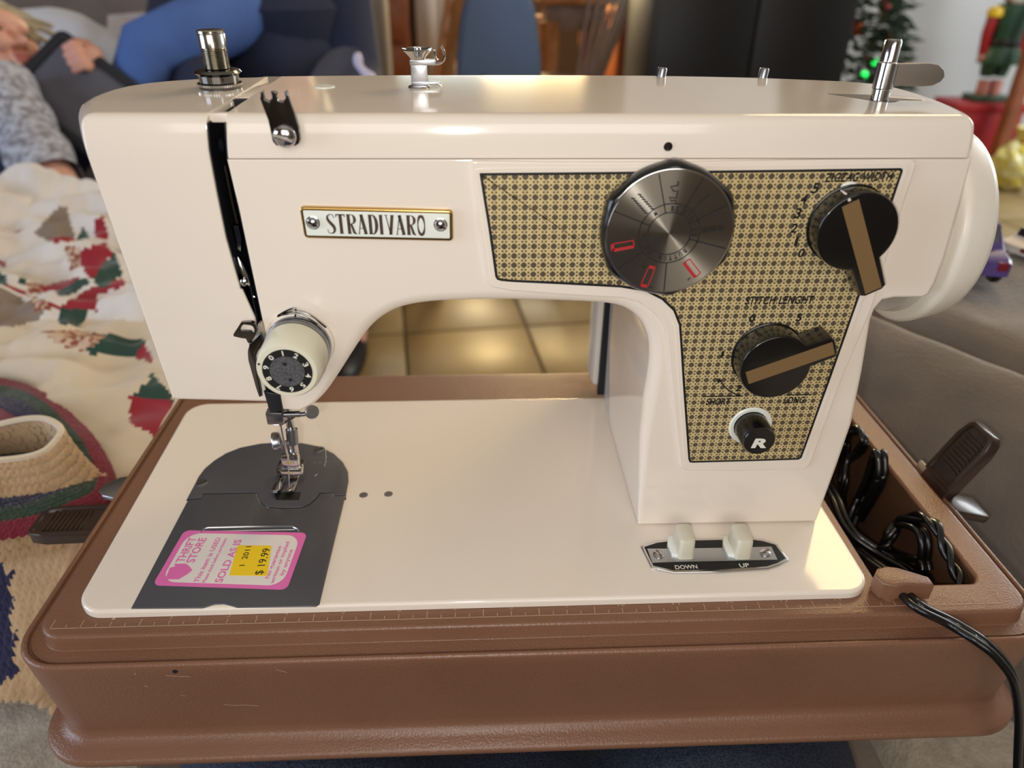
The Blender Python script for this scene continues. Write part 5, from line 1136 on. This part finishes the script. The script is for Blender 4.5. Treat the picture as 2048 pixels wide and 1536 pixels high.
obj('bag_body', blob((gq.x, yN-400, FZ+105), (105, 80, 108), .22, 34, 3), 'bag_yellow', bag); obj('bag_neck', lathe([(22, 190), (16, 205), (30, 230), (44, 262), (42, 264), (14, 210)], (gq.x, yN-400, FZ), (0, 0, 1), 22, mod=lambda t: 1+.14*sin(7*t)), 'bag_yellow', bag); obj('bag_tie', lathe([(18, 0), (22, 4), (22, 12), (18, 16)], (gq.x, yN-400, FZ+196), (0, 0, 1), 20), 'paint_red', bag)
# toy car and a second toy on the plush section
cz = 20.
def carbox(name, c, ang, L, Wd, hh, mats, label):
    c = Vector(c); R_ = rotz(ang); t = thing(name, c, label, 'toy car')
    Lc = lambda x, y, z: c+R_ @ Vector((x, y, z))
    prof_ = [(-L/2, .26), (-L/2, .52), (-L*.46, .58), (-L*.30, .62), (-L*.16, .98), (L*.12, 1.), (L*.26, .64), (L*.47, .52), (L/2, .44), (L/2, .24)]
    lo = []
    for y, k in ((-Wd/2, .86), (-Wd*.44, 1), (Wd*.44, 1), (Wd/2, .86)): lo.append([Lc(x*(.98 if k < 1 else 1), y*(1 if z < .7 else .86), (z*k+(1-k)*.3)*hh) for x, z in prof_])
    obj('car_body', loft(lo), mats[0], t, angle=30)
    obj('rear_window', obox(Lc(-L*.24, 0, hh*.80), R_ @ Vector((.42, 0, .9)), R_ @ Vector((0, 1, 0)), R_ @ Vector((-.9, 0, .42)), hh*.18, Wd*.36, .8), 'car_glass', t)
    obj('windscreen', obox(Lc(L*.20, 0, hh*.82), R_ @ Vector((-.40, 0, .92)), R_ @ Vector((0, 1, 0)), R_ @ Vector((.92, 0, .40)), hh*.18, Wd*.36, .8), 'car_glass', t)
    for sy in (-1, 1):
        obj('tail_lamp', obox(Lc(-L*.5, sy*Wd*.36, hh*.45), R_ @ Vector((1, 0, 0)), R_ @ Vector((0, 1, 0)), (0, 0, 1), 1, Wd*.09, hh*.08, .4), 'car_red', t)
        for x in (-L*.30, L*.30):
            obj('wheel', lathe([(.01, -Wd*.08), (hh*.25, -Wd*.08), (hh*.28, -Wd*.04), (hh*.28, Wd*.04), (hh*.25, Wd*.08), (.01, Wd*.08)], Lc(x, sy*Wd*.43, hh*.28), R_ @ Vector((0, 1, 0)), 20), 'black_plastic', t)
    return t
q = U(1962, 582, z=cz-4); carbox('toy_car', (q.x+4, q.y+46, cz), 74, 104, 44, 46, ['car_purple'], 'purple toy car on the plush section behind the handwheel')
q = U(2050, 515, z=cz); carbox('toy_car', (q.x+16, q.y+10, cz), 20, 70, 30, 24, ['paint_white'], 'white and yellow toy car at the right edge behind the purple one')
